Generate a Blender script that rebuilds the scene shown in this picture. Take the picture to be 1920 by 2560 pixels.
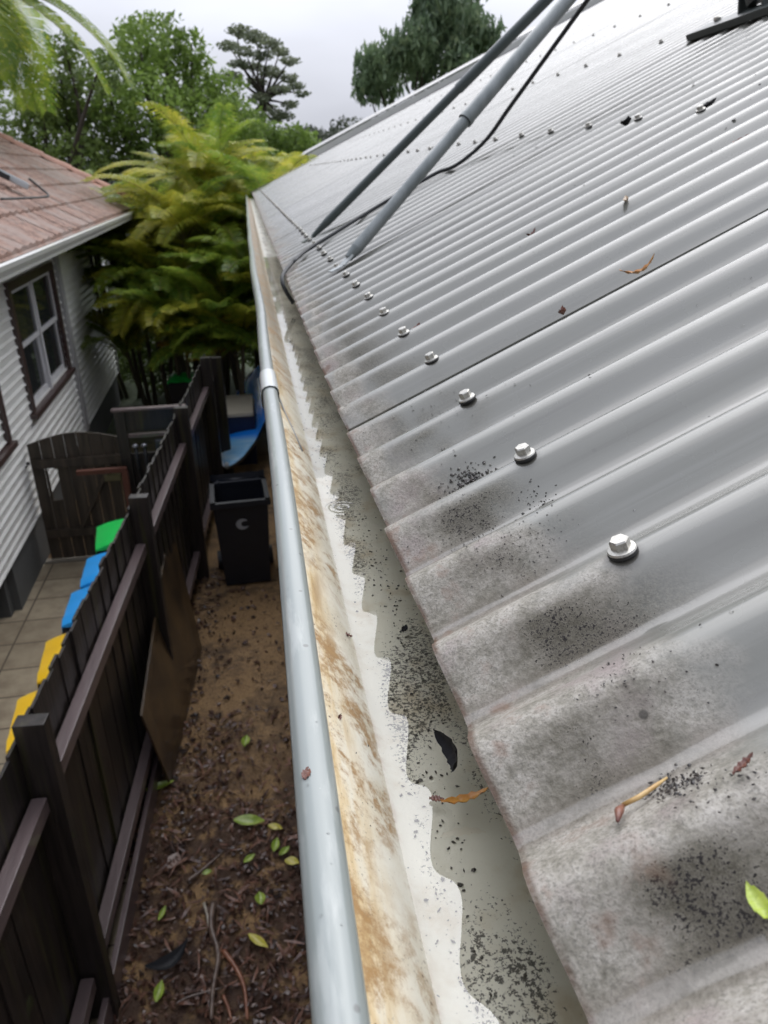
import bpy, bmesh, math, random
import numpy as np
from mathutils import Vector, Matrix, Euler
for o in list(bpy.data.objects): bpy.data.objects.remove(o)
S = bpy.context.scene
COL = S.collection
rnd = random.Random(7)
rad = math.radians

# ------------------------------------------------------------------ camera
# world: origin on the eave end of a crest of the metal roof, +Y runs along the eave, +Z up
CAMLOC = Vector((-0.0777, -0.3487, 0.2340))
RX = np.array([[0.9861, 0.0839, 0.1434], [-0.1651, 0.4000, 0.9015], [-0.0183, 0.9127, -0.4083]])  # columns: right, up, forward
cam = bpy.data.cameras.new('camera'); camo = bpy.data.objects.new('camera', cam); COL.objects.link(camo)
r_, u_, f_ = (Vector(RX[:, i]).normalized() for i in range(3))
f_ = (f_).normalized(); r_ = (r_ - f_ * r_.dot(f_)).normalized(); u_ = r_.cross(f_)
M = Matrix((( r_.x, u_.x, -f_.x, CAMLOC.x), (r_.y, u_.y, -f_.y, CAMLOC.y), (r_.z, u_.z, -f_.z, CAMLOC.z), (0, 0, 0, 1)))
camo.matrix_world = M
cam.sensor_fit = 'HORIZONTAL'; cam.sensor_width = 36; cam.lens = 36 * 1900 / 1920
cam.clip_start = 0.01; cam.clip_end = 2000
cam.dof.use_dof = True; cam.dof.focus_distance = 0.48; cam.dof.aperture_fstop = 22.0
S.camera = camo

# ------------------------------------------------------------------ light
SUN_EL, SUN_ROT = rad(52), rad(32)   # the veiled sun stands ahead and to the right
w = bpy.data.worlds.new('World'); S.world = w; w.use_nodes = True
nt = w.node_tree; nt.nodes.clear()
def N(nt, t, **k):
    n = nt.nodes.new(t)
    for a, b in k.items():
        if a.startswith('i_'): n.inputs[a[2:].replace('_', ' ')].default_value = b
        else: setattr(n, a, b)
    return n
sky = N(nt, 'ShaderNodeTexSky', sky_type='NISHITA', sun_disc=False, sun_elevation=SUN_EL, sun_rotation=SUN_ROT, air_density=1.0, dust_density=4.0, ozone_density=1.0)
hs = N(nt, 'ShaderNodeHueSaturation'); hs.inputs['Saturation'].default_value = 0.16; nt.links.new(sky.outputs[0], hs.inputs['Color'])
flat = N(nt, 'ShaderNodeMix', data_type='RGBA'); flat.inputs[0].default_value = 0.80
nt.links.new(hs.outputs[0], flat.inputs[6]); flat.inputs[7].default_value = (5.0, 5.2, 5.95, 1)
tc = N(nt, 'ShaderNodeTexCoord'); mp = N(nt, 'ShaderNodeMapping'); mp.inputs['Scale'].default_value = (1, 1, 2.6)
nt.links.new(tc.outputs['Generated'], mp.inputs[0])
cn = N(nt, 'ShaderNodeTexNoise'); cn.inputs['Scale'].default_value = 1.7; cn.inputs['Detail'].default_value = 5; nt.links.new(mp.outputs[0], cn.inputs['Vector'])
cr = N(nt, 'ShaderNodeMapRange'); cr.inputs[1].default_value = .3; cr.inputs[2].default_value = .7; cr.inputs[3].default_value = .82; cr.inputs[4].default_value = 1.22; nt.links.new(cn.outputs[0], cr.inputs[0])
mu = N(nt, 'ShaderNodeMix', data_type='RGBA', blend_type='MULTIPLY'); mu.inputs[0].default_value = 1
sx = N(nt, 'ShaderNodeVectorMath', operation='DOT_PRODUCT'); nt.links.new(tc.outputs['Generated'], sx.inputs[0]); sx.inputs[1].default_value = (math.sin(SUN_ROT) * math.cos(SUN_EL), math.cos(SUN_ROT) * math.cos(SUN_EL), math.sin(SUN_EL))
gr = N(nt, 'ShaderNodeMapRange', interpolation_type='LINEAR'); gr.inputs[1].default_value = -.4; gr.inputs[2].default_value = 1.0; gr.inputs[3].default_value = .42; gr.inputs[4].default_value = 1.65; nt.links.new(sx.outputs['Value'], gr.inputs[0])   # overcast sky, brightest round the veiled sun
sz = N(nt, 'ShaderNodeSeparateXYZ'); nt.links.new(tc.outputs['Generated'], sz.inputs[0])
gv = N(nt, 'ShaderNodeMapRange'); gv.inputs[1].default_value = 0; gv.inputs[2].default_value = 1; gv.inputs[3].default_value = .56; gv.inputs[4].default_value = 1.65; nt.links.new(sz.outputs[2], gv.inputs[0])   # and darker towards the horizon
g0 = N(nt, 'ShaderNodeMath', operation='MULTIPLY'); nt.links.new(gv.outputs[0], g0.inputs[0]); nt.links.new(gr.outputs[0], g0.inputs[1])
gm = N(nt, 'ShaderNodeMath', operation='MULTIPLY'); nt.links.new(cr.outputs[0], gm.inputs[0]); nt.links.new(g0.outputs[0], gm.inputs[1])
nt.links.new(flat.outputs[2], mu.inputs[6]); nt.links.new(gm.outputs[0], mu.inputs[7])
bg = N(nt, 'ShaderNodeBackground'); bg.inputs[1].default_value = 0.10; nt.links.new(mu.outputs[2], bg.inputs[0])
wo = N(nt, 'ShaderNodeOutputWorld'); nt.links.new(bg.outputs[0], wo.inputs[0])
sl = bpy.data.lights.new('sun', 'SUN'); sl.energy = 0.8; sl.angle = rad(75); sl.color = (1, .97, .93)
so = bpy.data.objects.new('sun', sl); COL.objects.link(so); so.location = (0, 0, 30)
az = SUN_ROT
sd = Vector((math.sin(az) * math.cos(SUN_EL), math.cos(az) * math.cos(SUN_EL), math.sin(SUN_EL)))
so.rotation_euler = (-sd).to_track_quat('-Z', 'Y').to_euler()
S.view_settings.view_transform = 'Standard'; S.view_settings.look = 'None'; S.view_settings.gamma = 1; S.view_settings.exposure = 0.63
try: S.cycles.use_denoising = True
except Exception: pass
S.cycles.max_bounces = 6; S.cycles.transparent_max_bounces = 12

# ------------------------------------------------------------------ helpers
def tag(o, label=None, cat=None, group=None, kind=None):
    if label: o['label'] = label
    if cat: o['category'] = cat
    if group: o['group'] = group
    if kind: o['kind'] = kind
    return o
def empty(name, loc=(0, 0, 0), rz=0, label=None, cat=None, group=None, rot=None):
    o = bpy.data.objects.new(name, None); COL.objects.link(o); o.location = loc
    o.rotation_euler = rot if rot else (0, 0, rz); o.empty_display_size = .1
    return tag(o, label, cat, group)
def wloc(p):
    v = Vector((0, 0, 0))
    while p is not None: v += p.location; p = p.parent
    return v
class MB:
    def __init__(s): s.v = []; s.f = []; s.m = []
    def add(s, vs, fs, mi=0):
        b = len(s.v); s.v += [tuple(v) for v in vs]; s.f += [tuple(b + i for i in f) for f in fs]; s.m += [mi] * len(fs); return s
    def box(s, c, d, rot=None, mi=0):
        c = Vector(c); h = Vector(d) / 2
        R = rot.to_matrix() if isinstance(rot, Euler) else (Euler(rot).to_matrix() if rot else Matrix.Identity(3))
        vs = [c + R @ Vector((x * h.x, y * h.y, z * h.z)) for x in (-1, 1) for y in (-1, 1) for z in (-1, 1)]
        return s.add(vs, [(0, 1, 3, 2), (4, 6, 7, 5), (0, 4, 5, 1), (2, 3, 7, 6), (0, 2, 6, 4), (1, 5, 7, 3)], mi)
    def bx(s, x0, x1, y0, y1, z0, z1, mi=0):
        return s.box(((x0 + x1) / 2, (y0 + y1) / 2, (z0 + z1) / 2), (x1 - x0, y1 - y0, z1 - z0), None, mi)
    def beam(s, a, b, wd, ht, up=(0, 0, 1), mi=0):
        a, b = Vector(a), Vector(b); d = (b - a).normalized(); up = Vector(up)
        sd = d.cross(up).normalized(); u2 = sd.cross(d)
        vs = [p + sd * (i * wd / 2) + u2 * (j * ht / 2) for p in (a, b) for i, j in ((-1, -1), (1, -1), (1, 1), (-1, 1))]
        return s.add(vs, [(3, 2, 1, 0), (4, 5, 6, 7), (0, 1, 5, 4), (1, 2, 6, 5), (2, 3, 7, 6), (3, 0, 4, 7)], mi)
    def tube(s, pts, r, n=10, cap=True, mi=0):
        pts = [Vector(p) for p in pts]; rs = r if isinstance(r, (list, tuple)) else [r] * len(pts)
        rings = []; ref = Vector((0, 0, 1))
        for i, p in enumerate(pts):
            d = (pts[min(i + 1, len(pts) - 1)] - pts[max(i - 1, 0)]).normalized()
            if abs(d.dot(ref)) > .97: ref = Vector((1, 0, 0))
            a = d.cross(ref).normalized(); b = a.cross(d); ref = b
            rings.append([p + (a * math.cos(t) + b * math.sin(t)) * rs[i] for t in [2 * math.pi * k / n for k in range(n)]])
        vs = [v for R in rings for v in R]; fs = []
        for i in range(len(pts) - 1):
            for k in range(n): fs.append((i * n + k, i * n + (k + 1) % n, (i + 1) * n + (k + 1) % n, (i + 1) * n + k))
        if cap: fs += [tuple(range(n))[::-1], tuple((len(pts) - 1) * n + k for k in range(n))]
        return s.add(vs, fs, mi)
    def prism(s, poly, axis, a, b, mi=0):
        # poly in the two other axes, extruded along axis from a to b
        def P(p, t):
            return {'x': (t, p[0], p[1]), 'y': (p[0], t, p[1]), 'z': (p[0], p[1], t)}[axis]
        n = len(poly); vs = [P(p, a) for p in poly] + [P(p, b) for p in poly]
        fs = [tuple(range(n))[::-1], tuple(range(n, 2 * n))] + [(i, (i + 1) % n, n + (i + 1) % n, n + i) for i in range(n)]
        return s.add(vs, fs, mi)
    def lathe(s, prof, n=24, c=(0, 0, 0), mi=0):
        c = Vector(c); vs = []; fs = []
        for r, z in prof:
            for k in range(n):
                t = 2 * math.pi * k / n; vs.append(c + Vector((r * math.cos(t), r * math.sin(t), z)))
        for i in range(len(prof) - 1):
            for k in range(n): fs.append((i * n + k, i * n + (k + 1) % n, (i + 1) * n + (k + 1) % n, (i + 1) * n + k))
        fs += [tuple(range(n))[::-1], tuple((len(prof) - 1) * n + k for k in range(n))]
        return s.add(vs, fs, mi)
    def build(s, name, mats, parent=None, smooth=False, local=False, bevel=0, fix=False, auto=None):
        off = Vector((0, 0, 0))
        if parent is not None and not local: off = wloc(parent)
        me = bpy.data.meshes.new(name)
        me.from_pydata([(v[0] - off.x, v[1] - off.y, v[2] - off.z) for v in s.v], [], s.f)
        mats = mats if isinstance(mats, (list, tuple)) else [mats]
        for m in mats: me.materials.append(m)
        if len(mats) > 1: me.polygons.foreach_set('material_index', s.m)
        if bevel or fix:
            bm = bmesh.new(); bm.from_mesh(me)
            bmesh.ops.recalc_face_normals(bm, faces=bm.faces)
            if bevel:
                es = [e for e in bm.edges if len(e.link_faces) == 2 and e.calc_face_angle(0) > .5]
                bmesh.ops.bevel(bm, geom=es, offset=bevel, segments=2, affect='EDGES', profile=.7)
            bm.to_mesh(me); bm.free()
        if smooth: me.polygons.foreach_set('use_smooth', [True] * len(me.polygons))
        if auto:
            me.polygons.foreach_set('use_smooth', [True] * len(me.polygons)); me.set_sharp_from_angle(angle=auto)
        me.update()
        o = bpy.data.objects.new(name, me); COL.objects.link(o)
        if parent is not None: o.parent = parent
        return o
def copy_tree(o, parent=None):
    c = o.copy(); COL.objects.link(c)
    if parent is not None: c.parent = parent
    for ch in o.children: copy_tree(ch, c)
    return c

# ------------------------------------------------------------------ material kit
class Mt:
    def __init__(s, name, **k):
        s.m = bpy.data.materials.new(name); s.m.use_nodes = True; s.t = s.m.node_tree
        s.b = s.t.nodes['Principled BSDF']; s.o = s.t.nodes['Material Output']
        s.set(**k); s._tc = None
    def set(s, **k):
        for a, v in k.items():
            a = {'col': 'Base Color', 'rough': 'Roughness', 'metal': 'Metallic', 'coat': 'Coat Weight', 'coatr': 'Coat Roughness', 'coatior': 'Coat IOR', 'spec': 'Specular IOR Level', 'ior': 'IOR', 'trans': 'Transmission Weight', 'sss': 'Subsurface Weight'}.get(a, a)
            if a == 'Base Color' and not hasattr(v, 'type') and len(v) == 3: v = (*v, 1)
            s.inp(s.b.inputs[a], v)
        return s
    def inp(s, sock, v):
        if isinstance(v, bpy.types.NodeSocket): s.t.links.new(v, sock)
        else: sock.default_value = v
    def node(s, t, **k):
        n = s.t.nodes.new(t)
        for a, b in k.items(): setattr(n, a, b)
        return n
    def obj(s):
        if not s._tc: s._tc = s.node('ShaderNodeTexCoord')
        return s._tc.outputs['Object']
    def sep(s, v=None):
        n = s.node('ShaderNodeSeparateXYZ'); s.inp(n.inputs[0], v or s.obj()); return n.outputs
    def mapv(s, scale, v=None, rot=(0, 0, 0), loc=(0, 0, 0)):
        n = s.node('ShaderNodeMapping'); s.inp(n.inputs[0], v or s.obj()); n.inputs['Scale'].default_value = scale; n.inputs['Rotation'].default_value = rot; n.inputs['Location'].default_value = loc; return n.outputs[0]
    def noise(s, scale, v=None, detail=4, rough=.55, dist=0, col=False):
        n = s.node('ShaderNodeTexNoise'); s.inp(n.inputs['Vector'], v or s.obj()); n.inputs['Scale'].default_value = scale
        n.inputs['Detail'].default_value = detail; n.inputs['Roughness'].default_value = rough; n.inputs['Distortion'].default_value = dist
        return n.outputs[1 if col else 0]
    def vor(s, scale, v=None, feat='F1', out=0, rnd_=1):
        n = s.node('ShaderNodeTexVoronoi', feature=feat); s.inp(n.inputs['Vector'], v or s.obj()); n.inputs['Scale'].default_value = scale
        n.inputs['Randomness'].default_value = rnd_
        return n.outputs[out]
    def math(s, op, a, b=0, c=0, clamp=False):
        n = s.node('ShaderNodeMath', operation=op, use_clamp=clamp); s.inp(n.inputs[0], a); s.inp(n.inputs[1], b); s.inp(n.inputs[2], c); return n.outputs[0]
    def rng(s, v, a, b, c=0, d=1, smooth=True):
        n = s.node('ShaderNodeMapRange', interpolation_type='SMOOTHSTEP' if smooth else 'LINEAR'); s.inp(n.inputs[0], v)
        for i, x in enumerate((a, b, c, d)): s.inp(n.inputs[i + 1], x)
        return n.outputs[0]
    def mix(s, f, a, b, mode='MIX'):
        n = s.node('ShaderNodeMix', data_type='RGBA', blend_type=mode); s.inp(n.inputs[0], f)
        for i, x in ((6, a), (7, b)):
            if not isinstance(x, bpy.types.NodeSocket) and len(x) == 3: x = (*x, 1)
            s.inp(n.inputs[i], x)
        return n.outputs[2]
    def mixf(s, f, a, b):
        n = s.node('ShaderNodeMix', data_type='FLOAT'); s.inp(n.inputs[0], f); s.inp(n.inputs[2], a); s.inp(n.inputs[3], b); return n.outputs[0]
    def ramp(s, v, stops):
        n = s.node('ShaderNodeValToRGB'); s.inp(n.inputs[0], v); e = n.color_ramp.elements
        while len(e) < len(stops): e.new(.5)
        for i, (p, c) in enumerate(stops): e[i].position = p; e[i].color = (*c, 1)
        return n.outputs[0]
    def bump(s, h, st=.3, dist=.01):
        n = s.node('ShaderNodeBump'); n.inputs['Strength'].default_value = st; n.inputs['Distance'].default_value = dist; s.inp(n.inputs['Height'], h)
        s.t.links.new(n.outputs[0], s.b.inputs['Normal']); return n
def plain(name, col, rough=.5, var=.15, sc=6, **k):
    m = Mt(name, rough=rough, **k)
    nz = m.noise(sc, detail=5)
    m.set(col=m.mix(nz, tuple(c * (1 - var) for c in col), tuple(min(1, c * (1 + var)) for c in col)))
    return m.m
MULT = lambda c, k: tuple(x * k for x in c)

# ---- roof steel
ANG = rad(24.93); PITCH = .0761; YC = -.0164; AMP = .0097
UX = Vector((math.cos(ANG), 0, math.sin(ANG))); NX = Vector((-math.sin(ANG), 0, math.cos(ANG)))
def hprof(y): return AMP * math.cos(2 * math.pi * (y - YC) / PITCH) - AMP
def RP(u, y, h=None): return UX * u + Vector((0, y, 0)) + NX * (hprof(y) if h is None else h)

def roof_mat(name, far=False):
    m = Mt(name)
    x, y, z = m.sep()
    ph = m.math('FRACT', m.math('DIVIDE', m.math('SUBTRACT', y, YC), PITCH))
    face = m.math('MULTIPLY', m.rng(ph, .42, .62), m.rng(ph, .98, .86))        # flank below each crest that faces down the eave
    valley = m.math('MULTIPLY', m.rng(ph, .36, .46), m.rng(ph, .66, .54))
    n1 = m.noise(14, detail=5); n2 = m.noise(60, detail=5); n3 = m.noise(320, detail=4, rough=.65); n4 = m.noise(760, detail=3, rough=.7); n34 = m.math('ADD', m.math('MULTIPLY', n3, .30), m.math('MULTIPLY', n4, .70))
    nb = m.noise(2.2, detail=3)
    base = m.mix(nb, (.158, .160, .138), (.188, .188, .165))
    base = m.mix(m.math('MULTIPLY', m.rng(m.noise(11, v=m.mapv((.10, 5, 1)), detail=5), .50, .72), m.rng(ph, .22, .42, .25, .75)), base, (.095, .092, .078))
    base = m.mix(m.math('MULTIPLY', m.rng(m.noise(17, v=m.mapv((.07, 7, 1), loc=(0, 2, 0)), detail=4), .56, .72), .35), base, (.27, .27, .25))
    base = m.mix(m.rng(m.noise(5, v=m.mapv((.25, 3, 1)), detail=4), .45, .8, 0, .35), base, (.235, .23, .215))
    # silt film near the eave end of the sheets
    L = m.rng(y, -.25, .35, .116, .030, smooth=False)
    L = m.math('ADD', L, m.math('MULTIPLY', m.math('SUBTRACT', n1, .5), .11))
    L = m.math('ADD', L, m.math('MULTIPLY', m.math('SUBTRACT', n2, .5), .03))
    L = m.math('ADD', L, m.math('MULTIPLY', face, .012))
    film = m.rng(m.math('SUBTRACT', x, L), .020, -.030)
    filmc = m.ramp(m.math('ADD', m.math('MULTIPLY', n2, .6), m.math('MULTIPLY', n3, .4)), [(.32, (.14, .128, .10)), (.44, (.28, .262, .22)), (.54, (.40, .375, .33)), (.68, (.52, .49, .445))])
    filmc = m.mix(m.rng(m.noise(22, v=m.mapv((1, 1, 1), loc=(3, 1, 0)), detail=5), .5, .72), filmc, (.33, .28, .265))
    filmc = m.mix(m.math('MULTIPLY', m.rng(n4, .50, .62), .5), filmc, (.10, .095, .08))
    # brown water mark in the valley
    filmc = m.mix(m.math('MULTIPLY', valley, m.rng(n2, .35, .6, .2, .55)), filmc, (.24, .20, .165))
    # dark grime patches on the lit flank
    wu = m.math('MULTIPLY', m.rng(m.math('SUBTRACT', x, m.math('MULTIPLY', m.noise(9, v=m.mapv((0, 1, 0)), detail=1), .05)), -.015, .022), m.rng(m.math('ADD', x, m.math('ADD', m.math('MULTIPLY', n1, .06), m.math('MULTIPLY', m.math('SUBTRACT', m.noise(12, v=m.mapv((0, 1, 0), loc=(0, 3, 0)), detail=1), .5), .16))), .160, .080))
    patch = m.math('MULTIPLY', m.math('MULTIPLY', wu, m.rng(ph, .44, .58)), m.rng(ph, .97, .84))
    amt = m.rng(y, -.30, 1.6, 1.0, .35, smooth=False)
    patch = m.math('MULTIPLY', patch, amt)
    patch = m.math('MULTIPLY', patch, m.mixf(m.rng(y, .12, -.06), m.rng(m.noise(9, detail=3), .36, .56), m.rng(n1, .30, .50, .45, 1)))
    film = m.math('MULTIPLY', film, m.mixf(m.rng(y, .0, .25), 1, m.rng(n1, .34, .58, .35, 1)))
    col = m.mix(m.math('MULTIPLY', film, .93), base, filmc)
    col = m.mix(m.math('MULTIPLY', patch, .95), col, m.mix(m.rng(n34, .38, .62), (.045, .040, .027), (.175, .158, .12)))
    thr = m.mixf(patch, .74, .496)
    grime = m.math('MULTIPLY', m.rng(m.math('SUBTRACT', n34, thr), -.01, .035), m.rng(patch, .02, .3))
    col = m.mix(grime, col, (.022, .019, .018))
    # sparse pinhead dirt away from the eave
    vs = m.vor(34); sp = m.math('MULTIPLY', m.rng(vs, .085, .05), m.rng(m.noise(3.3, detail=3), .45, .62))
    col = m.mix(m.math('MULTIPLY', sp, .8), col, (.05, .045, .04))
    sy_ = m.math('MULTIPLY', m.math('SUBTRACT', m.math('FRACT', m.math('ADD', m.math('DIVIDE', m.math('SUBTRACT', y, YC), PITCH * 2), .5)), .5), PITCH * 2)
    sx_ = m.math('SUBTRACT', x, .1125); sd_ = m.math('SQRT', m.math('ADD', m.math('MULTIPLY', sx_, sx_), m.math('MULTIPLY', sy_, sy_)))
    col = m.mix(m.math('MULTIPLY', m.rng(m.math('ADD', sd_, m.math('MULTIPLY', n2, .006)), .0155, .0105), .6), col, (.06, .055, .045))
    # rust at the cut edge
    rust = m.math('MULTIPLY', m.rng(x, .0045, .0012), m.rng(n2, .35, .55, .2, .8))
    rust2 = m.math('MULTIPLY', m.rng(m.math('SUBTRACT', x, m.math('MULTIPLY', n1, m.rng(y, .3, -.1, .03, .085))), .004, -.012), m.rng(n2, .52, .70))
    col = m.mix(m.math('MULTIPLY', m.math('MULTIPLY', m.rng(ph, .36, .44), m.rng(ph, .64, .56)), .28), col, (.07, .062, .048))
    col = m.mix(rust, col, (.085, .045, .026)); col = m.mix(m.math('MULTIPLY', rust2, .6), col, (.15, .08, .045))
    
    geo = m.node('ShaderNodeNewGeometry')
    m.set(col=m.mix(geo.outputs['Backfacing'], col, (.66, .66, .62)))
    dull = m.math('MAXIMUM', film, m.math('MAXIMUM', m.math('MAXIMUM', grime, patch), rust))
    wob = m.math('ADD', ph, m.math('MULTIPLY', m.math('SUBTRACT', m.noise(18, v=m.mapv((1, .2, 1)), detail=3), .5), .09))
    stream = m.math('MULTIPLY', m.rng(wob, .435, .455), m.rng(wob, .555, .535))   # rain water running down the valley
    m.set(spec=m.mixf(dull, .5, .16), coatior=1.62)
    m.set(rough=m.mixf(dull, m.rng(n1, .3, .7, .22, .33), .62), coat=m.math('MAXIMUM', m.mixf(dull, .62, .05), m.math('MULTIPLY', stream, .9)), coatr=m.rng(n1, .3, .7, .06, .13))
    h = m.math('ADD', m.math('MULTIPLY', m.math('MULTIPLY', n3, m.math('MAXIMUM', film, patch)), 1.0), m.math('MULTIPLY', nb, .3))
    m.bump(h, .42, .0026)
    return m.m
M_ROOF = roof_mat('wet_grey_roof_steel')

# ------------------------------------------------------------------ terrain
G = -3.6
def ground_mat():
    m = Mt('damp_soil')
    n1 = m.noise(1.6, detail=6); n2 = m.noise(9, detail=8, rough=.65); n3 = m.noise(60, detail=5, rough=.7)
    c = m.ramp(n2, [(.3, (.06, .036, .02)), (.46, (.17, .105, .052)), (.6, (.33, .205, .095)), (.78, (.46, .30, .15))])
    c = m.mix(m.rng(n1, .44, .60), (.036, .025, .018), c) if False else m.mix(m.rng(n1, .42, .6), c, m.mix(n2, (.24, .145, .065), (.42, .26, .115)))
    c = m.mix(m.rng(n3, .54, .66), c, (.035, .024, .017))
    c = m.mix(m.rng(m.noise(140, detail=2), .66, .72), c, (.22, .16, .12))
    x, y, z = m.sep()
    litter = m.math('MULTIPLY', m.rng(y, 4.6, 3.2), m.rng(m.noise(5, detail=5), .40, .52))
    c = m.mix(m.math('MULTIPLY', litter, .85), c, m.mix(n3, (.018, .010, .008), (.085, .042, .03)))
    c = m.mix(m.rng(y, 9.5, 12.5), c, m.mix(n3, (.02, .032, .012), (.055, .085, .022)))
    m.set(col=c, rough=.62, spec=.45); m.bump(m.math('ADD', n2, m.math('MULTIPLY', n3, .5)), .9, .03); return m.m
g = MB(); nx = 90
def gz(x, y):
    d = max(0, y - 16)
    return G + .015 * math.sin(3.1 * x + y) * math.cos(2.3 * y) - (0 if d < 0 else min(14, d * .02))
xs = [-400, -200, -100, -50, -25, -12, -8, -5, -3.5] + [-3 + .12 * i for i in range(40)] + [2.2, 4, 8, 12, 25, 50, 100, 200, 400]
ys = [-60, -20, -8, -3, 0, 1] + [1.5 + .12 * i for i in range(75)] + [11, 12, 14, 16, 20, 26, 40, 60, 90, 140, 220, 400]
vs = [(x, y, gz(x, y) + (rnd.uniform(-.008, .008) if -3 < x < 2 and 1 < y < 11 else 0)) for y in ys for x in xs]
W_ = len(xs)
g.add(vs, [(j * W_ + i, j * W_ + i + 1, (j + 1) * W_ + i + 1, (j + 1) * W_ + i) for j in range(len(ys) - 1) for i in range(W_ - 1)])
ground = tag(g.build('ground', ground_mat(), smooth=True), kind='structure')

# ------------------------------------------------------------------ metal roofed house
house = empty('metal_roofed_house', (2.5, 4.5, G), label='house under a wet grey corrugated steel roof with a pale gutter along its eave', cat='house')
HO = wloc(house)
ULEN, YFAR, YNEAR = 6.7, 12.0, -1.10
seams = []
yb = .4125
while yb > YNEAR: yb -= .761
while yb < YFAR: seams.append(yb); yb += .761
us = [0, .0015, .01, .03, .06, .1, .15, .2, .3, .4, .5, .6, .7, .8, .9, 1, 1.2, 1.4, 1.6, 1.8, 2, 2.3, 2.6, 3, 3.5, 4, 4.5, 5, 5.5, 6, ULEN]
rr = random.Random(3)
sheets = []
for k, y0 in enumerate(seams):
    y1 = min(y0 + .761 + .055, YFAR) if y0 + .761 < YFAR else YFAR
    if y1 - y0 < .1: continue
    per = 22 if y0 < 1.6 else (14 if y0 < 4 else 10)
    n = int((y1 - y0) / PITCH * per) + 1
    yy = np.linspace(y0, y1, n); lift = .0018 * (1 if k % 2 else 1)
    A = np.array(us); jit = rr.uniform(-.0025, .0025)
    V = []
    for u in us:
        for y in yy:
            t = (y - y0) / (y1 - y0)
            h = hprof(y) + .0011 * (1 - t)             # the newer sheet laps over its neighbour's end
            h += .0011 * math.sin(u * 2.1 + y0 * 3) + .0006 * math.sin(u * 6.3 + y * 9)
            du = jit * .4 + .0004 * math.sin(y * 30 + k) if u < .001 else 0
            V.append((u + du, y, h))
    nn = len(yy); F = [(j * nn + i, (j + 1) * nn + i, (j + 1) * nn + i + 1, j * nn + i + 1) for j in range(len(us) - 1) for i in range(nn - 1)]
    b = MB(); b.add(V, F)
    # turned-down thickness at the cut end and at the exposed lap edge
    th = [(v[0] + .0002, v[1], v[2] - .0011) for v in V[:nn]]
    b.add(V[:nn] + th, [(i, i + 1, nn + i + 1, nn + i) for i in range(nn - 1)])
    side = [V[j * nn] for j in range(len(us))]; sd_ = [(v[0], v[1], v[2] - .0014) for v in side]; q = len(us)
    b.add(side + sd_, [(i, q + i, q + i + 1, i + 1) for i in range(q - 1)])
    o = b.build('roof_sheet', M_ROOF, house, smooth=True, local=True)
    o.location = -HO; o.rotation_euler = (0, -ANG, 0); sheets.append((y0, o))

# roofing screws (hex head on a flange with a rubber ring)
M_ZINC = Mt('galvanised_screw', metal=.8, rough=.38); M_ZINC.set(col=M_ZINC.mix(M_ZINC.rng(M_ZINC.noise(500, detail=3), .45, .8), (.52, .51, .47), (.30, .28, .25))); M_ZINC = M_ZINC.m
M_RUB = plain('black_rubber', (.018, .018, .018), .5)
sb = MB()
sb.lathe([(.0078, .0000), (.0082, .0010), (.0080, .0018)], 28, mi=1)
sb.lathe([(.0076, .0018), (.0079, .0026), (.0074, .0036), (.0058, .0041), (.0046, .0043)], 28)
hexr = .0054
hx = [(hexr * math.cos(rad(60 * i + 12)), hexr * math.sin(rad(60 * i + 12))) for i in range(6)]
sb.add([(x, y, .0042) for x, y in hx] + [(x, y, .0086) for x, y in hx] + [(x * .86, y * .86, .0094) for x, y in hx],
       [tuple(range(12, 18))] + [(i, (i + 1) % 6, 6 + (i + 1) % 6, 6 + i) for i in range(6)] + [(6 + i, 6 + (i + 1) % 6, 12 + (i + 1) % 6, 12 + i) for i in range(6)])
screw0 = None; nscrew = 0; restscrews = MB()
def crest(i): return YC + PITCH * i
def sheet_at(y):
    best = sheets[0][1]
    for y0, o in sheets:
        if y >= y0: best = o
    return best
spots = [(.113 + rr.uniform(-.0015, .0015), crest(2 * i)) for i in range(-5, 78)]
for uu, st, n_ in ((.75, 3, 40), (1.43, 4, 34), (2.3, 4, 30)):
    spots += [(uu + rr.uniform(-.004, .004), crest(7 + st * i)) for i in range(n_)]
spots.sort(key=lambda p: (Vector(RP(*p)) - CAMLOC).length)
for (u, y) in spots:
    if y > YFAR - .05: continue
    if nscrew < 95:
        if screw0 is None:
            o = screw0 = sb.build('roofing_screw', [M_ZINC, M_RUB], sheet_at(y), local=True, auto=rad(35))
        else:
            o = screw0.copy(); COL.objects.link(o); o.parent = sheet_at(y)
        o.location = (u, y, .0002); o.rotation_euler = (rr.uniform(-.06, .06), rr.uniform(-.06, .06), rr.uniform(0, 1.05) if nscrew else 0)
        nscrew += 1
    else:
        p = Vector((u, y, 0)); restscrews.lathe([(.008, 0), (.008, .003), (.005, .0045), (.005, .0095)], 8, c=p)
ro = restscrews.build('roofing_screw', M_ZINC, house, local=True); ro.location = -HO; ro.rotation_euler = (0, -ANG, 0); ro['kind'] = 'stuff'

# rake flashing at the far gable and ridge cap
M_STEEL2 = plain('rake_flashing_paint', (.30, .31, .30), .3, coat=.6)
fl = MB()
fl.prism([(YFAR - .10, .006), (YFAR + .02, .006), (YFAR + .02, -.12), (YFAR + .012, -.12), (YFAR + .012, -.003), (YFAR - .10, -.003)], 'x', -.02, ULEN)
o = fl.build('rake_flashing', M_STEEL2, house, local=True, fix=True); o.location = -HO; o.rotation_euler = (0, -ANG, 0)
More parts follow.
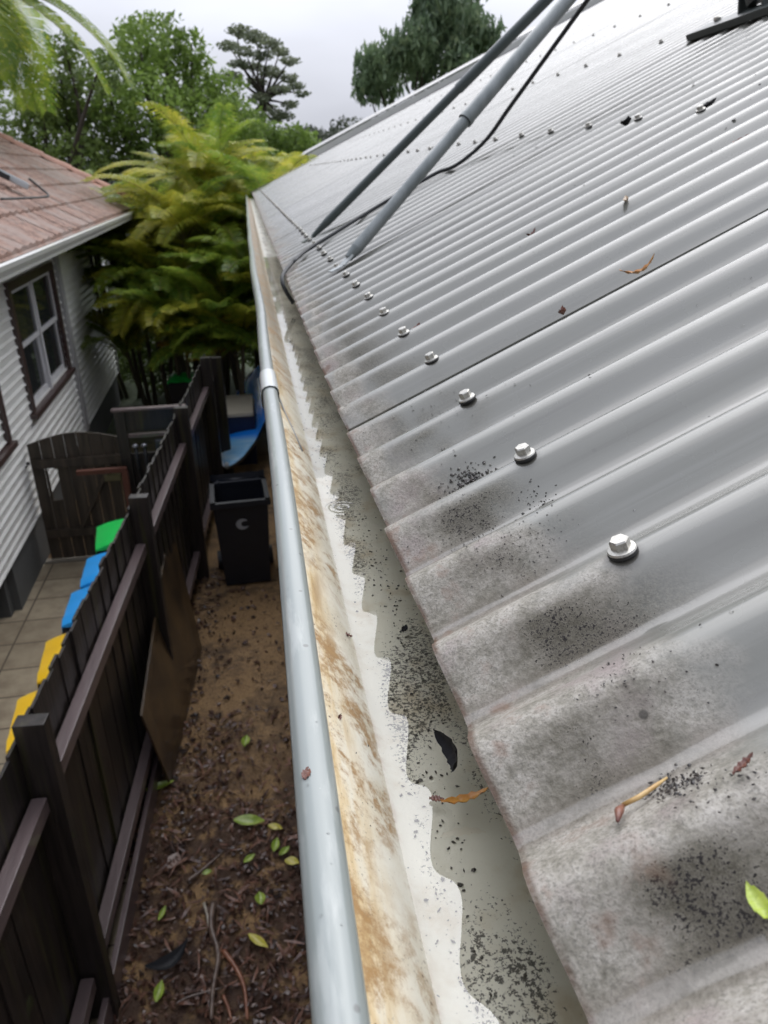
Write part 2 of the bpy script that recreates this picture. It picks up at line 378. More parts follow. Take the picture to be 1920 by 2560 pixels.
# walls and fascia (under the roof)
M_WALLP = plain('painted_render', (.42, .40, .36), .8)
hb = MB(); hb.bx(.52, 11.5, YNEAR + .2, YFAR - .3, G - .1, -.12); hb.build('wall', M_WALLP, house)
M_FAS = plain('fascia_paint', (.60, .61, .58), .5)
hb = MB(); hb.bx(.058, .078, YNEAR, YFAR, -.17, -.0); hb.build('fascia', M_FAS, house)
hb = MB(); hb.bx(.080, .52, YNEAR, YFAR - .01, -.165, -.155); hb.build('soffit', M_FAS, house)
# other slope of the roof, hidden behind the ridge
rx, rz = UX.x * ULEN, UX.z * ULEN
hb = MB(); hb.add([(rx, YNEAR, rz - .01), (rx, YFAR, rz - .01), (2 * rx, YFAR, 0), (2 * rx, YNEAR, 0), (rx, YNEAR, rz - .03), (rx, YFAR, rz - .03), (2 * rx, YFAR, -.02), (2 * rx, YNEAR, -.02)],
    [(0, 3, 2, 1), (4, 5, 6, 7), (0, 1, 5, 4), (3, 7, 6, 2), (1, 2, 6, 5), (0, 4, 7, 3)]); hb.build('rear_roof_slope', M_STEEL2, house)

# gutter
def gutter_mat():
    m = Mt('stained_gutter_lining')
    x, y, z = m.sep()
    st = m.mapv((9, 1.6, 9)); n1 = m.noise(6, v=st, detail=6, rough=.62); n2 = m.noise(30, detail=6, rough=.6); n3 = m.noise(480, detail=5, rough=.72); n5 = m.noise(8, detail=4)
    n6 = m.noise(90, detail=5, rough=.7)
    col = m.mix(m.rng(n2, .35, .65), (.82, .79, .68), (.70, .64, .50))
    wall = m.rng(x, -.040, -.057)               # the inner face of the front upstand
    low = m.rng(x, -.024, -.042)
    ochre = m.ramp(n1, [(.3, (.42, .26, .10)), (.46, (.68, .52, .28)), (.62, (.86, .80, .64))])
    col = m.mix(m.math('MULTIPLY', m.rng(x, -.034, -.056), m.rng(n1, .36, .62, .95, .2)), col, ochre)
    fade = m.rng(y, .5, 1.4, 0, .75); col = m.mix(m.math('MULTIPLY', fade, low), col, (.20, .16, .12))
    rs = m.math('MULTIPLY', m.rng(m.noise(26, detail=8, rough=.75), .45, .57), m.math('MULTIPLY', m.rng(x, .002, -.020), m.rng(n5, .33, .50)))
    rsd = m.math('MULTIPLY', rs, m.rng(n6, .36, .56)); col = m.mix(rsd, col, m.mix(n6, (.20, .095, .035), (.52, .33, .14)))
    pin = m.math('MULTIPLY', m.rng(m.vor(150), .16, .08), m.rng(n2, .5, .6)); col = m.mix(pin, col, (.12, .07, .04))
    gr_ = m.rng(m.noise(520, detail=3, rough=.7), .60, .66); col = m.mix(m.math('MULTIPLY', gr_, m.rng(n2, .42, .58, .1, .6)), col, (.20, .15, .10))
    fl_ = m.rng(x, -.032, -.024)
    gray = m.mix(m.rng(n2, .45, .75), (.80, .79, .70), (.60, .52, .37))
    col = m.mix(fl_, col, gray)
    band = m.math('MULTIPLY', m.rng(x, -.026, -.010), m.rng(x, .055, .022))
    thr = m.mixf(m.math('MULTIPLY', band, m.rng(m.noise(13, v=m.mapv((2.0, .7, 1)), detail=4), .38, .60)), .68, .500)
    sp = m.math('MULTIPLY', m.rng(m.math('SUBTRACT', n3, thr), 0, .02), fl_)
    col = m.mix(m.math('MULTIPLY', sp, .93), col, (.028, .024, .020))
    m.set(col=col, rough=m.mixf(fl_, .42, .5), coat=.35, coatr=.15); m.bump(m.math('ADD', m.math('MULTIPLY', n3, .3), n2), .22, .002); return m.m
M_GIN = gutter_mat()
m = Mt('pale_gutter_paint'); nz = m.noise(5, v=m.mapv((8, 1, 8)), detail=4); fine = m.noise(260, detail=3)
c = m.mix(nz, (.22, .25, .24), (.29, .315, .30)); c = m.mix(m.math('MULTIPLY', m.rng(m.noise(40, v=m.mapv((3, .5, 3)), detail=5), .52, .70), .5), c, (.42, .44, .42)); c = m.mix(m.rng(m.vor(45), .10, .05, 0, .7), c, (.12, .12, .115))
m.set(col=c, rough=.3, coat=.45, coatr=.1); m.bump(m.noise(30, detail=3), .2, .001); M_LIP = m.m
def gyx(y):  # the old gutter bows slightly outwards towards the far end
    t = max(0, (y - 1.3)); return -.012 * (1 - math.exp(-t * .9)) + .0012 * math.sin(y * 5.2), -.010 * (1 - math.exp(-t * .5)) + .0013 * math.sin(y * 3.3 + 1)
prof_lip = [(-.0600, -.0425), (-.0588, -.0400), (-.0588, -.0290), (-.0600, -.0245), (-.0632, -.0215), (-.0690, -.0205), (-.0742, -.0220), (-.0775, -.0255), (-.0785, -.0310), (-.0785, -.0440), (-.0765, -.0490), (-.0728, -.0515), (-.0728, -.075), (-.066, -.095), (-.040, -.1015), (.056, -.1015)]
prof_in = [(-.0600, -.0425), (-.0575, -.0435), (-.0535, -.0475), (-.0480, -.0540), (-.0420, -.0605), (-.0365, -.0670), (-.0310, -.0755), (-.0260, -.0815), (-.0200, -.0838), (-.0050, -.0842), (.0200, -.0842), (.0540, -.0842), (.0565, -.0820), (.0565, -.0250)]
def sweep(b, prof, ysamp, mi, off=True):
    V = []
    for y in ysamp:
        dx, dz = gyx(y) if off else (0, 0)
        for px, pz in prof:
            k = max(0, min(1, (-px - .02) / .03)); V.append((px + dx * k, y, pz + dz * k))
    n = len(prof); b.add(V, [(j * n + i, (j + 1) * n + i, (j + 1) * n + i + 1, j * n + i + 1) for j in range(len(ysamp) - 1) for i in range(n - 1)], mi)
ysamp = list(np.linspace(YNEAR, 1.597, 60)); ysamp2 = list(np.linspace(1.603, YFAR + .02, 110))
gt = MB(); sweep(gt, prof_lip, ysamp, 0)
sweep(gt, prof_lip, ysamp2, 0)
gut = gt.build('gutter', [M_LIP], house, smooth=True); gut['label'] = 'pale grey-green gutter with a rounded front lip and stained inside'
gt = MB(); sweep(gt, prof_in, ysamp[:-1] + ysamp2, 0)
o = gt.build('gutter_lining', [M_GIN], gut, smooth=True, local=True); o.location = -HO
# joint sleeve round the lip and its strap across the upstand
jb = MB(); dx, dz = gyx(1.6)
sc = 1.14; cxp, czp = -.0687, -.034
sl_prof = [(cxp + (px - cxp) * sc * 1.05, czp + (pz - czp) * sc) for px, pz in prof_lip[:12]]
sweep(jb, sl_prof, [.640, .646, .68, .74], 0)
jb.build('joint_sleeve', plain('white_sleeve_paint', (.55, .57, .56), .3, coat=.5), gut, smooth=True)
jb = MB(); P1 = [(-.0590, .655, -.034), (-.0520, .61, -.0485), (-.0450, .56, -.0565), (-.0385, .50, -.0630)]
jb.tube(P1, .0013, 6); jb.build('strap', plain('strap_steel', (.20, .20, .19), .4), gut, smooth=True)
for yj in (4.2, 6.8):
    jb = MB(); sweep(jb, sl_prof, [yj, yj + .05], 0); jb.build('joint_sleeve', M_LIP, gut, smooth=True)
# a gutter spike end / overlap of lining sheets near the camera
jb = MB(); jb.add([(.0, -.42, -.0722), (.0535, -.42, -.0722), (.0535, -.085, -.0722), (.0145, -.085, -.0722), (.0050, -.0855, -.0722)] , [(0, 1, 2, 3, 4)])

# water lying in the gutter
m = Mt('still_water'); t = m.t
gl = m.node('ShaderNodeBsdfGlossy'); gl.inputs['Roughness'].default_value = .015; gl.inputs['Color'].default_value = (1, 1, 1, 1)
tr = m.node('ShaderNodeBsdfTransparent'); tr.inputs['Color'].default_value = (.96, .95, .92, 1)
fr = m.node('ShaderNodeFresnel'); fr.inputs['IOR'].default_value = 1.8
mx = m.node('ShaderNodeMixShader'); t.links.new(fr.outputs[0], mx.inputs[0]); t.links.new(tr.outputs[0], mx.inputs[1]); t.links.new(gl.outputs[0], mx.inputs[2]); t.links.new(mx.outputs[0], m.o.inputs[0])
x, y, z = m.sep(); bn = m.node('ShaderNodeBump'); bn.inputs['Strength'].default_value = .25; bn.inputs['Distance'].default_value = .0006
cvec = m.node('ShaderNodeCombineXYZ'); m.inp(cvec.inputs[0], m.math('SUBTRACT', x, -.008)); m.inp(cvec.inputs[1], m.math('SUBTRACT', y, .362))
ln = m.node('ShaderNodeVectorMath', operation='LENGTH'); m.inp(ln.inputs[0], cvec.outputs[0]); d_ = ln.outputs['Value']
ring = m.math('MULTIPLY', m.math('SINE', m.math('MULTIPLY', d_, 900)), m.rng(d_, .026, .004, 0, 1.4))
m.inp(bn.inputs['Height'], m.math('ADD', ring, m.math('MULTIPLY', m.noise(22, detail=2), .8)))
for q_ in (gl, fr): t.links.new(bn.outputs[0], q_.inputs['Normal'])
wb = MB()
WZ = -.0785
ysw = list(np.linspace(YNEAR, 3.0, 90))
V = []
for y in ysw:
    dx, dz = gyx(y)
    V += [(-.0293 + .0010 * math.sin(y * 40) * math.sin(y * 13), y, WZ), (.056, y, WZ)]
wb.add(V, [(2 * i, 2 * i + 2, 2 * i + 3, 2 * i + 1)[::-1] for i in range(len(ysw) - 1)])
tag(wb.build('water', m.m), kind='structure')

# raised far wing of the same roof
wing = MB()
n = 200; yy = np.linspace(12.02, 15.4, n); wu = [.95, 1.5, 3, 5, 7.6]
V = [(u, y, hprof(y) + .11) for u in wu for y in yy]
wing.add(V, [(j * n + i, (j + 1) * n + i, (j + 1) * n + i + 1, j * n + i + 1) for j in range(len(wu) - 1) for i in range(n - 1)])
o = wing.build('roof_sheet', plain('far_roof_steel', (.30, .30, .28), .35, coat=.6), house, smooth=True, local=True); o.location = -HO; o.rotation_euler = (0, -ANG, 0); o['label'] = 'raised far roof section beyond the gable flashing'
wing = MB(); wing.prism([(12.02, .085), (15.4, .085), (15.4, -.03), (12.02, -.03)], 'x', .98, 1.0)
wing.prism([(12.03, .085), (12.05, .085), (12.05, -.1), (12.03, -.1)], 'x', 1.0, 7.6)
o = wing.build('fascia', M_FAS, house, local=True, fix=True); o.location = -HO; o.rotation_euler = (0, -ANG, 0)
wing = MB(); wing.bx(1.2, 8, 12.3, 15.2, G - .1, .25); wing.build('wall', M_WALLP, house)

# ------------------------------------------------------------------ stays and cable over the roof
M_POLE = Mt('weathered_galvanised_tube', metal=.35, rough=.42, coat=.5, coatr=.15)
nz = M_POLE.noise(26, v=M_POLE.mapv((1, 1, .35)), detail=6)
M_POLE.set(col=M_POLE.mix(M_POLE.rng(nz, .3, .7), (.115, .135, .135), (.19, .21, .21))); M_POLE = M_POLE.m
M_DKPOLE = Mt('dark_green_tube', rough=.35, coat=.5)
M_DKPOLE.set(col=M_DKPOLE.mix(M_DKPOLE.noise(20), (.035, .055, .055), (.07, .09, .088))); M_DKPOLE = M_DKPOLE.m
def ray(px, py, k):
    d = r_ * ((px - 960) / 1900) + u_ * ((1280 - py) / 1900) + f_
    return CAMLOC + d * k
base1 = RP(.1250, 1.331, .004)
top1 = ray(1419, 0, 1.70); ext1 = base1 + (top1 - base1) * 1.9
def on(a, b, t): return a + (b - a) * t
p1 = empty('roof_stay', base1, label='thick grey tube stay with a sleeve joint, its flattened foot screwed to the roof', cat='pole', group='tube stays leaning over the roof')
b = MB()
j = .53
b.tube([on(base1, ext1, .012), on(base1, ext1, .03)], [.0085, .0128], 20); b.tube([on(base1, ext1, .03), on(base1, ext1, .29)], .0131, 20)
b.build('lower_tube', M_POLE, p1, auto=rad(50))
b = MB(); b.tube([on(base1, ext1, .285), on(base1, ext1, 1)], .0156, 20); b.build('upper_tube', M_POLE, p1, auto=rad(50))
b = MB(); b.tube([on(base1, ext1, .279), on(base1, ext1, .287)], .0168, 20); b.build('sleeve', M_POLE, p1, auto=rad(50))
M_FOOT = plain('bare_zinc_tab', (.42, .45, .45), .35, metal=.3)
b = MB(); d1 = (ext1 - base1).normalized()
b.beam(on(base1, ext1, .017), base1 - Vector((0, .002, .0)) - d1 * .004, .027, .004, NX); b.beam(base1 - d1 * .004, base1 - UX * .032 - Vector((0, .008, 0)), .027, .003, NX)
b.build('foot_tab', M_FOOT, p1, bevel=.001)
base2 = RP(.125, 2.135, .004); top2 = ray(1365, 0, 2.02); ext2 = base2 + (top2 - base2) * 1.8
p2 = empty('roof_stay', base2, label='thinner dark green tube stay standing beyond the thick sleeved one', cat='pole', group='tube stays leaning over the roof')
b = MB(); b.tube([on(base2, ext2, .0), on(base2, ext2, .04)], [.006, .0125], 16); b.tube([on(base2, ext2, .04), on(base2, ext2, .37)], .0128, 16)
b.build('lower_tube', M_DKPOLE, p2, auto=rad(50))
b = MB(); b.tube([on(base2, ext2, .365), on(base2, ext2, 1)], .0150, 16); b.build('upper_tube', M_DKPOLE, p2, auto=rad(50))
b = MB(); b.beam(base2, base2 - UX * .035 - Vector((0, .01, 0)), .024, .003, NX); b.build('foot_tab', M_DKPOLE, p2)
# black cable: from the mast down on to the roof, across the ribs and over the edge into the gutter
M_CABLE = plain('black_cable_sheath', (.016, .019, .021), .55)
cp = [RP(-.012, 1.60, -.060), RP(-.014, 1.60, -.018), RP(-.006, 1.625, .004), RP(.018, 1.70, .009), RP(.060, 1.80, .010), RP(.107, 1.86, .008), RP(.22, 1.93, .007), RP(.3292, 1.985, .007), RP(.4208, 1.985, .009), RP(.52, 1.99, .010)]
def RH(px, py, h=0):
    d = ray(px, py, 1) - CAMLOC; return CAMLOC + d * ((-CAMLOC).dot(NX) + h) / d.dot(NX)
e1 = RH(1213, 352, .035); e2 = ray(1468, 0, 1.75); cp += [RH(1142, 412, .010), e1, on(e1, e2, .3), e2, on(e1, e2, 1.9)]
def smooth_pts(P, sub=6):
    P = [Vector(p) for p in P]; out = []
    for i in range(len(P) - 1):
        a, b_, c, d = P[max(i - 1, 0)], P[i], P[i + 1], P[min(i + 2, len(P) - 1)]
        for k in range(sub):
            t = k / sub; out.append(.5 * ((2 * b_) + (c - a) * t + (2 * a - 5 * b_ + 4 * c - d) * t * t + (3 * b_ - a - 3 * c + d) * t ** 3))
    out.append(P[-1]); return out
cps = smooth_pts(cp); b = MB(); b.tube(cps, .0052, 10)
b.tube([p + Vector((.006, .004, .003)) for p in cps[20:]], .0040, 8)
tag(b.build('cable', M_CABLE, smooth=True), 'black twin cable looping down beside the stays, across the ribs and over the roof edge', 'cable')
# mast bracket at the top right
bk = empty('mast_bracket', RP(1.39, 1.86, 0), label='dark painted steel foot plate and leg bolted across the ribs at the top right', cat='bracket')
M_BRK = plain('dark_bracket_paint', (.055, .065, .062), .4, .3, 30)
RB = lambda u, y, h: RP(u, y, h)
b = MB(); b.beam(RB(1.34, 1.97, .012), RB(1.40, 1.42, .012), .075, .018, NX); b.build('foot_plate', M_BRK, bk, bevel=.002)
for yy_ in (1.80, 1.70):
    b = MB(); a0 = RB(1.36, yy_, .02); b.add([a0, RB(1.45, yy_, .02), RB(1.42, yy_, .10), RB(1.385, yy_, .10), a0 + Vector((0, .006, 0)), RB(1.45, yy_ + .006, .02), RB(1.42, yy_ + .006, .10), RB(1.385, yy_ + .006, .10)], [(0, 1, 2, 3), (7, 6, 5, 4), (0, 4, 5, 1), (1, 5, 6, 2), (2, 6, 7, 3), (3, 7, 4, 0)])
    b.build('gusset', M_BRK, bk)
b = MB(); b.tube([RB(1.39, 1.76, .03), RB(1.39, 1.76, .03) + Vector((-.10, .12, .32))], .026, 16); b.build('leg', M_BRK, bk, auto=rad(50))
b = MB()
for yy_ in (1.90, 1.56): b.lathe([(.010, 0), (.010, .008), (.006, .012)], 10, c=RB(1.36, yy_, .021))
b.build('bolt', M_ZINC, bk)
# ==== PART2 ====
# ------------------------------------------------------------------ neighbouring weatherboard house
TH = rad(1.2)
nb = empty('weatherboard_house', (-2.55, 7.5, 0), TH, label='white weatherboard house with a mossy terracotta tile roof and brown trimmed windows', cat='house')
# local frame: x = out of the wall towards the alley, y = along the wall, z as in the world
BOARD = .098
def board_wall(y0, y1, z0, z1, holes=()):
    b = MB(); z = z0
    while z < z1 - .001:
        zt = min(z + BOARD, z1)
        segs = [(y0, y1)]
        for (a, c, d, e) in holes:
            if zt > d + .01 and z < e - .01:
                new = []
                for s0, s1 in segs:
                    if c <= s0 or a >= s1: new.append((s0, s1)); continue
                    if a > s0: new.append((s0, a))
                    if c < s1: new.append((c, s1))
                segs = new
        for s0, s1 in segs:
            b.prism([(.027, z), (.027, z + .006), (.010, z + .030), (.004, zt + .002), (-.006, zt + .002), (-.006, z)], 'y', s0, s1)
        z = zt
    return b
m = Mt('white_weatherboard_paint', rough=.45, coat=.2)
m.set(col=m.mix(m.rng(m.noise(3, v=m.mapv((1, 1, 5)), detail=6), .4, .8), (.88, .88, .85), (.78, .78, .74))); M_WB = m.m
M_TRIM = plain('grey_white_trim_paint', (.42, .42, .43), .5)
M_BRN = plain('brown_window_trim', (.075, .045, .04), .45, .25, 20, coat=.4)
M_SASH = plain('white_sash_paint', (.74, .74, .76), .4)
m = Mt('window_glass', rough=.04, spec=.8); m.set(col=m.mix(m.noise(2.5), (.015, .018, .02), (.05, .055, .055))); M_GLASS = m.m
W1 = (.62, 2.62, -2.04, -.80); W2 = (5.75, 6.42, -2.10, -.86)
bw = board_wall(-4.2, 6.6, -3.02, -.50, (W1, W2)); bw.build('wall', M_WB, nb, local=True, fix=True)
b = MB(); b.bx(-6.5, -.06, -4.2, 6.56, -3.02, -.50); b.build('wall_core', M_TRIM, nb, local=True)
b = MB(); b.bx(0.0, .056, 2.93, 3.10, -3.02, -.50); b.build('corner_board', M_TRIM, nb, local=True, bevel=.004)
b = MB(); b.bx(-.02, .035, 6.55, 6.64, -3.02, -.50); b.build('corner_board', M_TRIM, nb, local=True, bevel=.004)
M_PL = plain('grey_plinth_render', (.115, .12, .12), .7)
b = MB(); b.bx(-.10, -.03, -1.0, 6.55, G - .1, -3.02); b.build('plinth', M_PL, nb, local=True)
b = MB(); b.bx(-2.5, -.10, -1.12, -1.0, G - .1, -3.03); b.build('plinth', M_PL, nb, local=True)
def window(y0, y1, z0, z1, name='window', mull=True):
    b = MB(); f = .09
    b.bx(-.02, .052, y0 - f, y0, z0 - .02, z1 + f); b.bx(-.02, .052, y1, y1 + f, z0 - .02, z1 + f); b.bx(-.02, .054, y0, y1, z1, z1 + f)
    fr_ = b.build(name, M_BRN, nb, local=True, bevel=.003)
    b = MB(); b.bx(-.02, .085, y0 - .13, y1 + .13, z0 - .075, z0 - .021); b.build('sill', M_BRN, fr_, local=True, bevel=.004)
    halves = [(y0, (y0 + y1) / 2 - .03), ((y0 + y1) / 2 + .03, y1)] if mull else [(y0, y1)]
    if mull:
        b = MB(); b.bx(-.02, .020, halves[0][1] , halves[1][0], z0 - .02, z1); b.build('mullion', M_SASH, fr_, local=True)
    for a, c in halves:
        zm = z0 + (z1 - z0) * .52
        for s, (p, q, off) in enumerate(((zm - .02, z1, .006), (z0 - .02, zm + .02, -.018))):
            b = MB(); t_ = .05
            b.bx(off - .03, off, a, a + t_, p, q); b.bx(off - .03, off, c - t_, c, p, q)
            b.bx(off - .03, off - .001, a + t_, c - t_, q - t_, q); b.bx(off - .03, off - .001, a + t_, c - t_, p, p + t_ + (.03 if s else 0))
            b.build('sash', M_SASH, fr_, local=True)
            b = MB(); b.bx(off - .024, off - .018, a + t_, c - t_, p + t_, q - t_); b.build('pane', M_GLASS, fr_, local=True)
window(*W1); window(*W2, mull=False)
window(-1.9, -.50, -2.04, -1.2)
# tiled hip roof (its own little tilt, as the eave in the photo climbs slightly)
EX, EZ = .78, -.262      # eave line (x, z) at y = 0
TILT = .002
PT = math.tan(rad(30.5)); YE = 7.62
def ez(y): return EZ + TILT * y
m = Mt('mossy_terracotta_tiles', rough=.7)
x, y, z = m.sep()
n1 = m.noise(2.3, detail=6); n2 = m.noise(16, detail=7, rough=.7); n3 = m.noise(70, detail=3)
c = m.ramp(n2, [(.3, (.085, .058, .045)), (.5, (.25, .145, .108)), (.68, (.38, .25, .19))])
c = m.mix(m.rng(n1, .45, .62), c, m.mix(n3, (.22, .16, .135), (.36, .28, .24)))
c = m.mix(m.math('MULTIPLY', m.rng(y, 6.3, 7.0), m.rng(n1, .3, .5)), c, (.42, .15, .08))
cell = m.node('ShaderNodeTexBrick'); cell.inputs['Scale'].default_value = 1
m.set(col=c); m.bump(m.math('ADD', n2, n3), .8, .02); M_TILE = m.m
COURSE = .33; rt = MB(); rowr = random.Random(5)
nrow = 14
for k in range(nrow):
    xo0, xo1 = EX - .02 - k * COURSE, EX - .02 - (k + 1) * COURSE - .03
    z0_, z1_ = (k * COURSE) * PT + .032, ((k + 1) * COURSE + .03) * PT + .004
    yend = YE - k * COURSE; yv = -4.6
    while yv < yend - .02:
        y2 = min(yv + .23, yend)
        dz = rowr.uniform(-.004, .004)
        ya, yb_ = yv + .003, y2 - .003
        e0, e1 = ez(yv), ez(y2)
        def q(xo, yy, zz, e): return (xo, yy, e + zz + dz)
        yr = min(yb_, YE - (k + 1) * COURSE) if y2 > YE - (k + 1) * COURSE else yb_
        yl = min(ya, yr - .002)
        V = [q(xo0, ya, z0_, e0), q(xo0, (ya + yb_) / 2, z0_ + .016, e0), q(xo0, yb_, z0_, e1), q(xo1, yr, z1_, e1), q(xo1, (yl + yr) / 2, z1_ + .016, e0), q(xo1, yl, z1_, e0)]
        V += [q(xo0, ya, z0_ - .045, e0), q(xo0, (ya + yb_) / 2, z0_ - .035, e0), q(xo0, yb_, z0_ - .045, e1)]
        rt.add(V, [(0, 1, 4, 5), (1, 2, 3, 4), (6, 7, 1, 0), (7, 8, 2, 1)])
        yv = y2
roofn = rt.build('roof', M_TILE, nb, local=True)
# far slope of the hip and body below the tiles
b = MB(); rise = nrow * COURSE
A = (EX, YE, ez(YE) - .005); A2 = (EX, -4.6, ez(-4.6) - .005); T = (EX - rise, YE - rise, ez(YE - rise) + rise * PT - .005); T2 = (EX - rise, -4.6, ez(-4.6) + rise * PT - .005); Fh = (EX - 2 * rise, YE, ez(YE) - .005); F2 = (EX - 2 * rise, -4.6, ez(-4.6) - .005)
b.add([A, A2, T2, T, Fh, F2], [(0, 3, 2, 1), (0, 4, 3), (3, 4, 5, 2), (0, 1, 5, 4)])
b.build('rear_roof_slope', M_TILE, nb, local=True)
M_RIDGE = plain('terracotta_hip_tiles', (.33, .16, .11), .65, .35, 9)
for k in range(14):
    t0, t1 = k * .335, (k + 1) * .335 + .03
    P = lambda t, up: Vector((EX - .02 - t, YE - t, ez(YE - t) + t * PT + up))
    b = MB(); a, c = P(t0, .030), P(t1, .016)
    d = (c - a).normalized(); sd2 = d.cross(Vector((0, 0, 1))).normalized(); up2 = sd2.cross(d)
    prof = [(-.125, -.035), (-.09, .03), (-.04, .062), (0, .07), (.04, .062), (.09, .03), (.125, -.035)]
    V = [a + sd2 * i + up2 * j_ for i, j_ in prof] + [c + sd2 * i * .93 + up2 * (j_ * .9) for i, j_ in prof]; n = 7
    b.add(V, [(i, i + 1, n + i + 1, n + i) for i in range(6)] + [tuple(range(7))[::-1]])
    b.build('hip_tile', M_RIDGE, roofn, local=True, auto=rad(40))
M_GUT2 = plain('white_gutter_paint', (.60, .60, .57), .35, coat=.4)
b = MB(); pr = [(EX + .10, .025), (EX + .112, .012), (EX + .105, -.02), (EX + .085, -.06), (EX + .08, -.085), (EX - .005, -.09), (EX - .005, -.083), (EX + .074, -.078), (EX + .078, -.055), (EX + .096, -.015), (EX + .098, .018)]
V = []
for yy_ in (-4.6, 7.72): V += [(px, yy_, ez(yy_) + pz) for px, pz in pr]
n = len(pr); b.add(V, [(i, (i + 1) % n, n + (i + 1) % n, n + i) for i in range(n)] + [tuple(range(n, 2 * n)), tuple(range(n))[::-1]])
b.build('gutter', M_GUT2, nb, local=True, fix=True)
M_SOF = plain('eave_lining', (.22, .22, .24), .6)
b = MB(); b.add([(.0, -4.6, ez(-4.6) - .20), (EX, -4.6, ez(-4.6) - .10), (EX, YE, ez(YE) - .10), (.0, YE, ez(YE) - .20), (.0, -4.6, ez(-4.6) - .16), (EX, -4.6, ez(-4.6) - .02), (EX, YE, ez(YE) - .02), (.0, YE, ez(YE) - .16)], [(0, 1, 2, 3), (7, 6, 5, 4), (0, 4, 5, 1), (1, 5, 6, 2), (2, 6, 7, 3), (3, 7, 4, 0)])
b.build('eave', M_SOF, nb, local=True)
b = MB(); b.bx(-.3, EX, 6.45, 6.72, -.80, -.42) if False else b.prism([(.0, -.78), (.0, -.46), (EX - .10, -.37), (EX - .10, -.54)], 'y', 6.56, 6.62); b.build('eave_bracket', M_TRIM, nb, local=True, fix=True)
# box and cable on the tiles
def NBP(x, y, z): return nb.matrix_basis_local @ Vector((x, y, z)) if False else Vector((-2.55 + x * math.cos(TH) - y * math.sin(TH), 7.5 + x * math.sin(TH) + y * math.cos(TH), z))
def tile_pt(px, y, up=0): return NBP(px, y, ez(y) + (EX - px) * PT + .05 + up)
def Q(px, py, y):   # point in the vertical plane Y=y seen at photo pixel (px,py)
    d = r_ * ((px - 960) / 1900) + u_ * ((1280 - py) / 1900) + f_
    return CAMLOC + d * ((y - CAMLOC.y) / d.y)
bxp = None
for i in range(600):
    P_ = Q(28, 447, 6 + i * .01); dx_, dy_ = P_.x + 2.55, P_.y - 7.5
    lx, ly = dx_ * math.cos(TH) + dy_ * math.sin(TH), -dx_ * math.sin(TH) + dy_ * math.cos(TH)
    if P_.z < ez(ly) + (EX - lx) * PT + .12: bxp = P_; break
bxo = empty('roof_junction_box', bxp, rot=(rad(-4), rad(30), rad(12)), label='pale grey junction box lying on the mossy tiles at the left edge', cat='box')
M_BOX = plain('pale_grey_plastic', (.46, .49, .50), .35)
b = MB(); b.box((0, 0, 0), (.34, .115, .055)); b.build('case', M_BOX, bxo, local=True, bevel=.008)
b = MB(); b.box((0, 0, .030), (.30, .09, .012)); b.build('cover', M_BOX, bxo, local=True, bevel=.004)
b = MB(); b.box((-.08, -.115, -.01), (.14, .10, .05)); b.build('lamp_head', M_RUB, bxo, local=True, bevel=.008)
cb = smooth_pts([bxp + Vector((.17, .0, 0)), bxp + Vector((.26, .02, -.09)), bxp + Vector((.34, -.04, -.165)), bxp + Vector((.32, -.28, -.175)), bxp + Vector((.30, -.75, -.17)), bxp + Vector((.25, -1.4, -.16))])
b = MB(); b.tube(cb, .011, 8); tag(b.build('cable', M_CABLE, smooth=True), 'grey cable curling from the junction box across the terracotta tiles', 'cable')

# ------------------------------------------------------------------ side path behind the fence
m = Mt('cream_concrete_pavers', rough=.6, coat=.15)
br = m.node('ShaderNodeTexBrick'); br.offset = 0; br.squash = 1
m.inp(br.inputs['Vector'], m.mapv((1, 1, 1), loc=(.08, .12, 0)))
br.inputs['Scale'].default_value = 1; br.inputs['Brick Width'].default_value = .40; br.inputs['Row Height'].default_value = .40; br.inputs['Mortar Size'].default_value = .009; br.inputs['Mortar Smooth'].default_value = .3; br.inputs['Bias'].default_value = -.2
br.inputs['Color1'].default_value = (.48, .40, .28, 1); br.inputs['Color2'].default_value = (.37, .305, .21, 1); br.inputs['Mortar'].default_value = (.07, .055, .038, 1)
nz = m.noise(5, detail=7, rough=.65); m.set(col=m.mix(m.rng(nz, .35, .75, 0, .65), br.outputs[0], (.20, .155, .105))); M_PAVE = m.m
b = MB(); b.bx(-5.5, -1.12, -1, 7.47, G - .05, G + .022); tag(b.build('path', M_PAVE), kind='structure')
b = MB(); b.bx(-2.56, -1.6, 7.45, 7.54, G - .05, G + .045); tag(b.build('threshold_kerb', plain('pale_kerb', (.30, .27, .22), .7)), kind='structure')

# ------------------------------------------------------------------ dividing fence
m = Mt('wet_dark_fence_timber', rough=.5, coat=.15)
st = m.mapv((1, 1, .08)); n1 = m.noise(22, v=st, detail=6, rough=.6); n2 = m.noise(3, detail=4)
c = m.mix(m.rng(n1, .35, .65), (.010, .008, .007), (.030, .023, .020)); c = m.mix(m.rng(m.noise(16, v=m.mapv((1, 1, .05)), detail=3), .54, .68), c, (.040, .038, .014))
m.set(col=c); m.bump(n1, .5, .01); M_FEN = m.m
m = Mt('damp_fence_rail_timber', rough=.38, coat=.3); n1 = m.noise(16, v=m.mapv((2, .15, 2)), detail=6)
m.set(col=m.mix(n1, (.085, .062, .062), (.185, .14, .14))); m.bump(n1, .4, .006); M_RAIL = m.m
def FX(y): return -1.185 + .0575 * (y - 2.18)
ZT = -1.845
fen = empty('timber_fence', (FX(4), 4, G), label='dark wet timber paling fence with purple-brown rails between the alley and the paved side path', cat='fence')
b = MB(); y = -1.0; fr2 = random.Random(9)
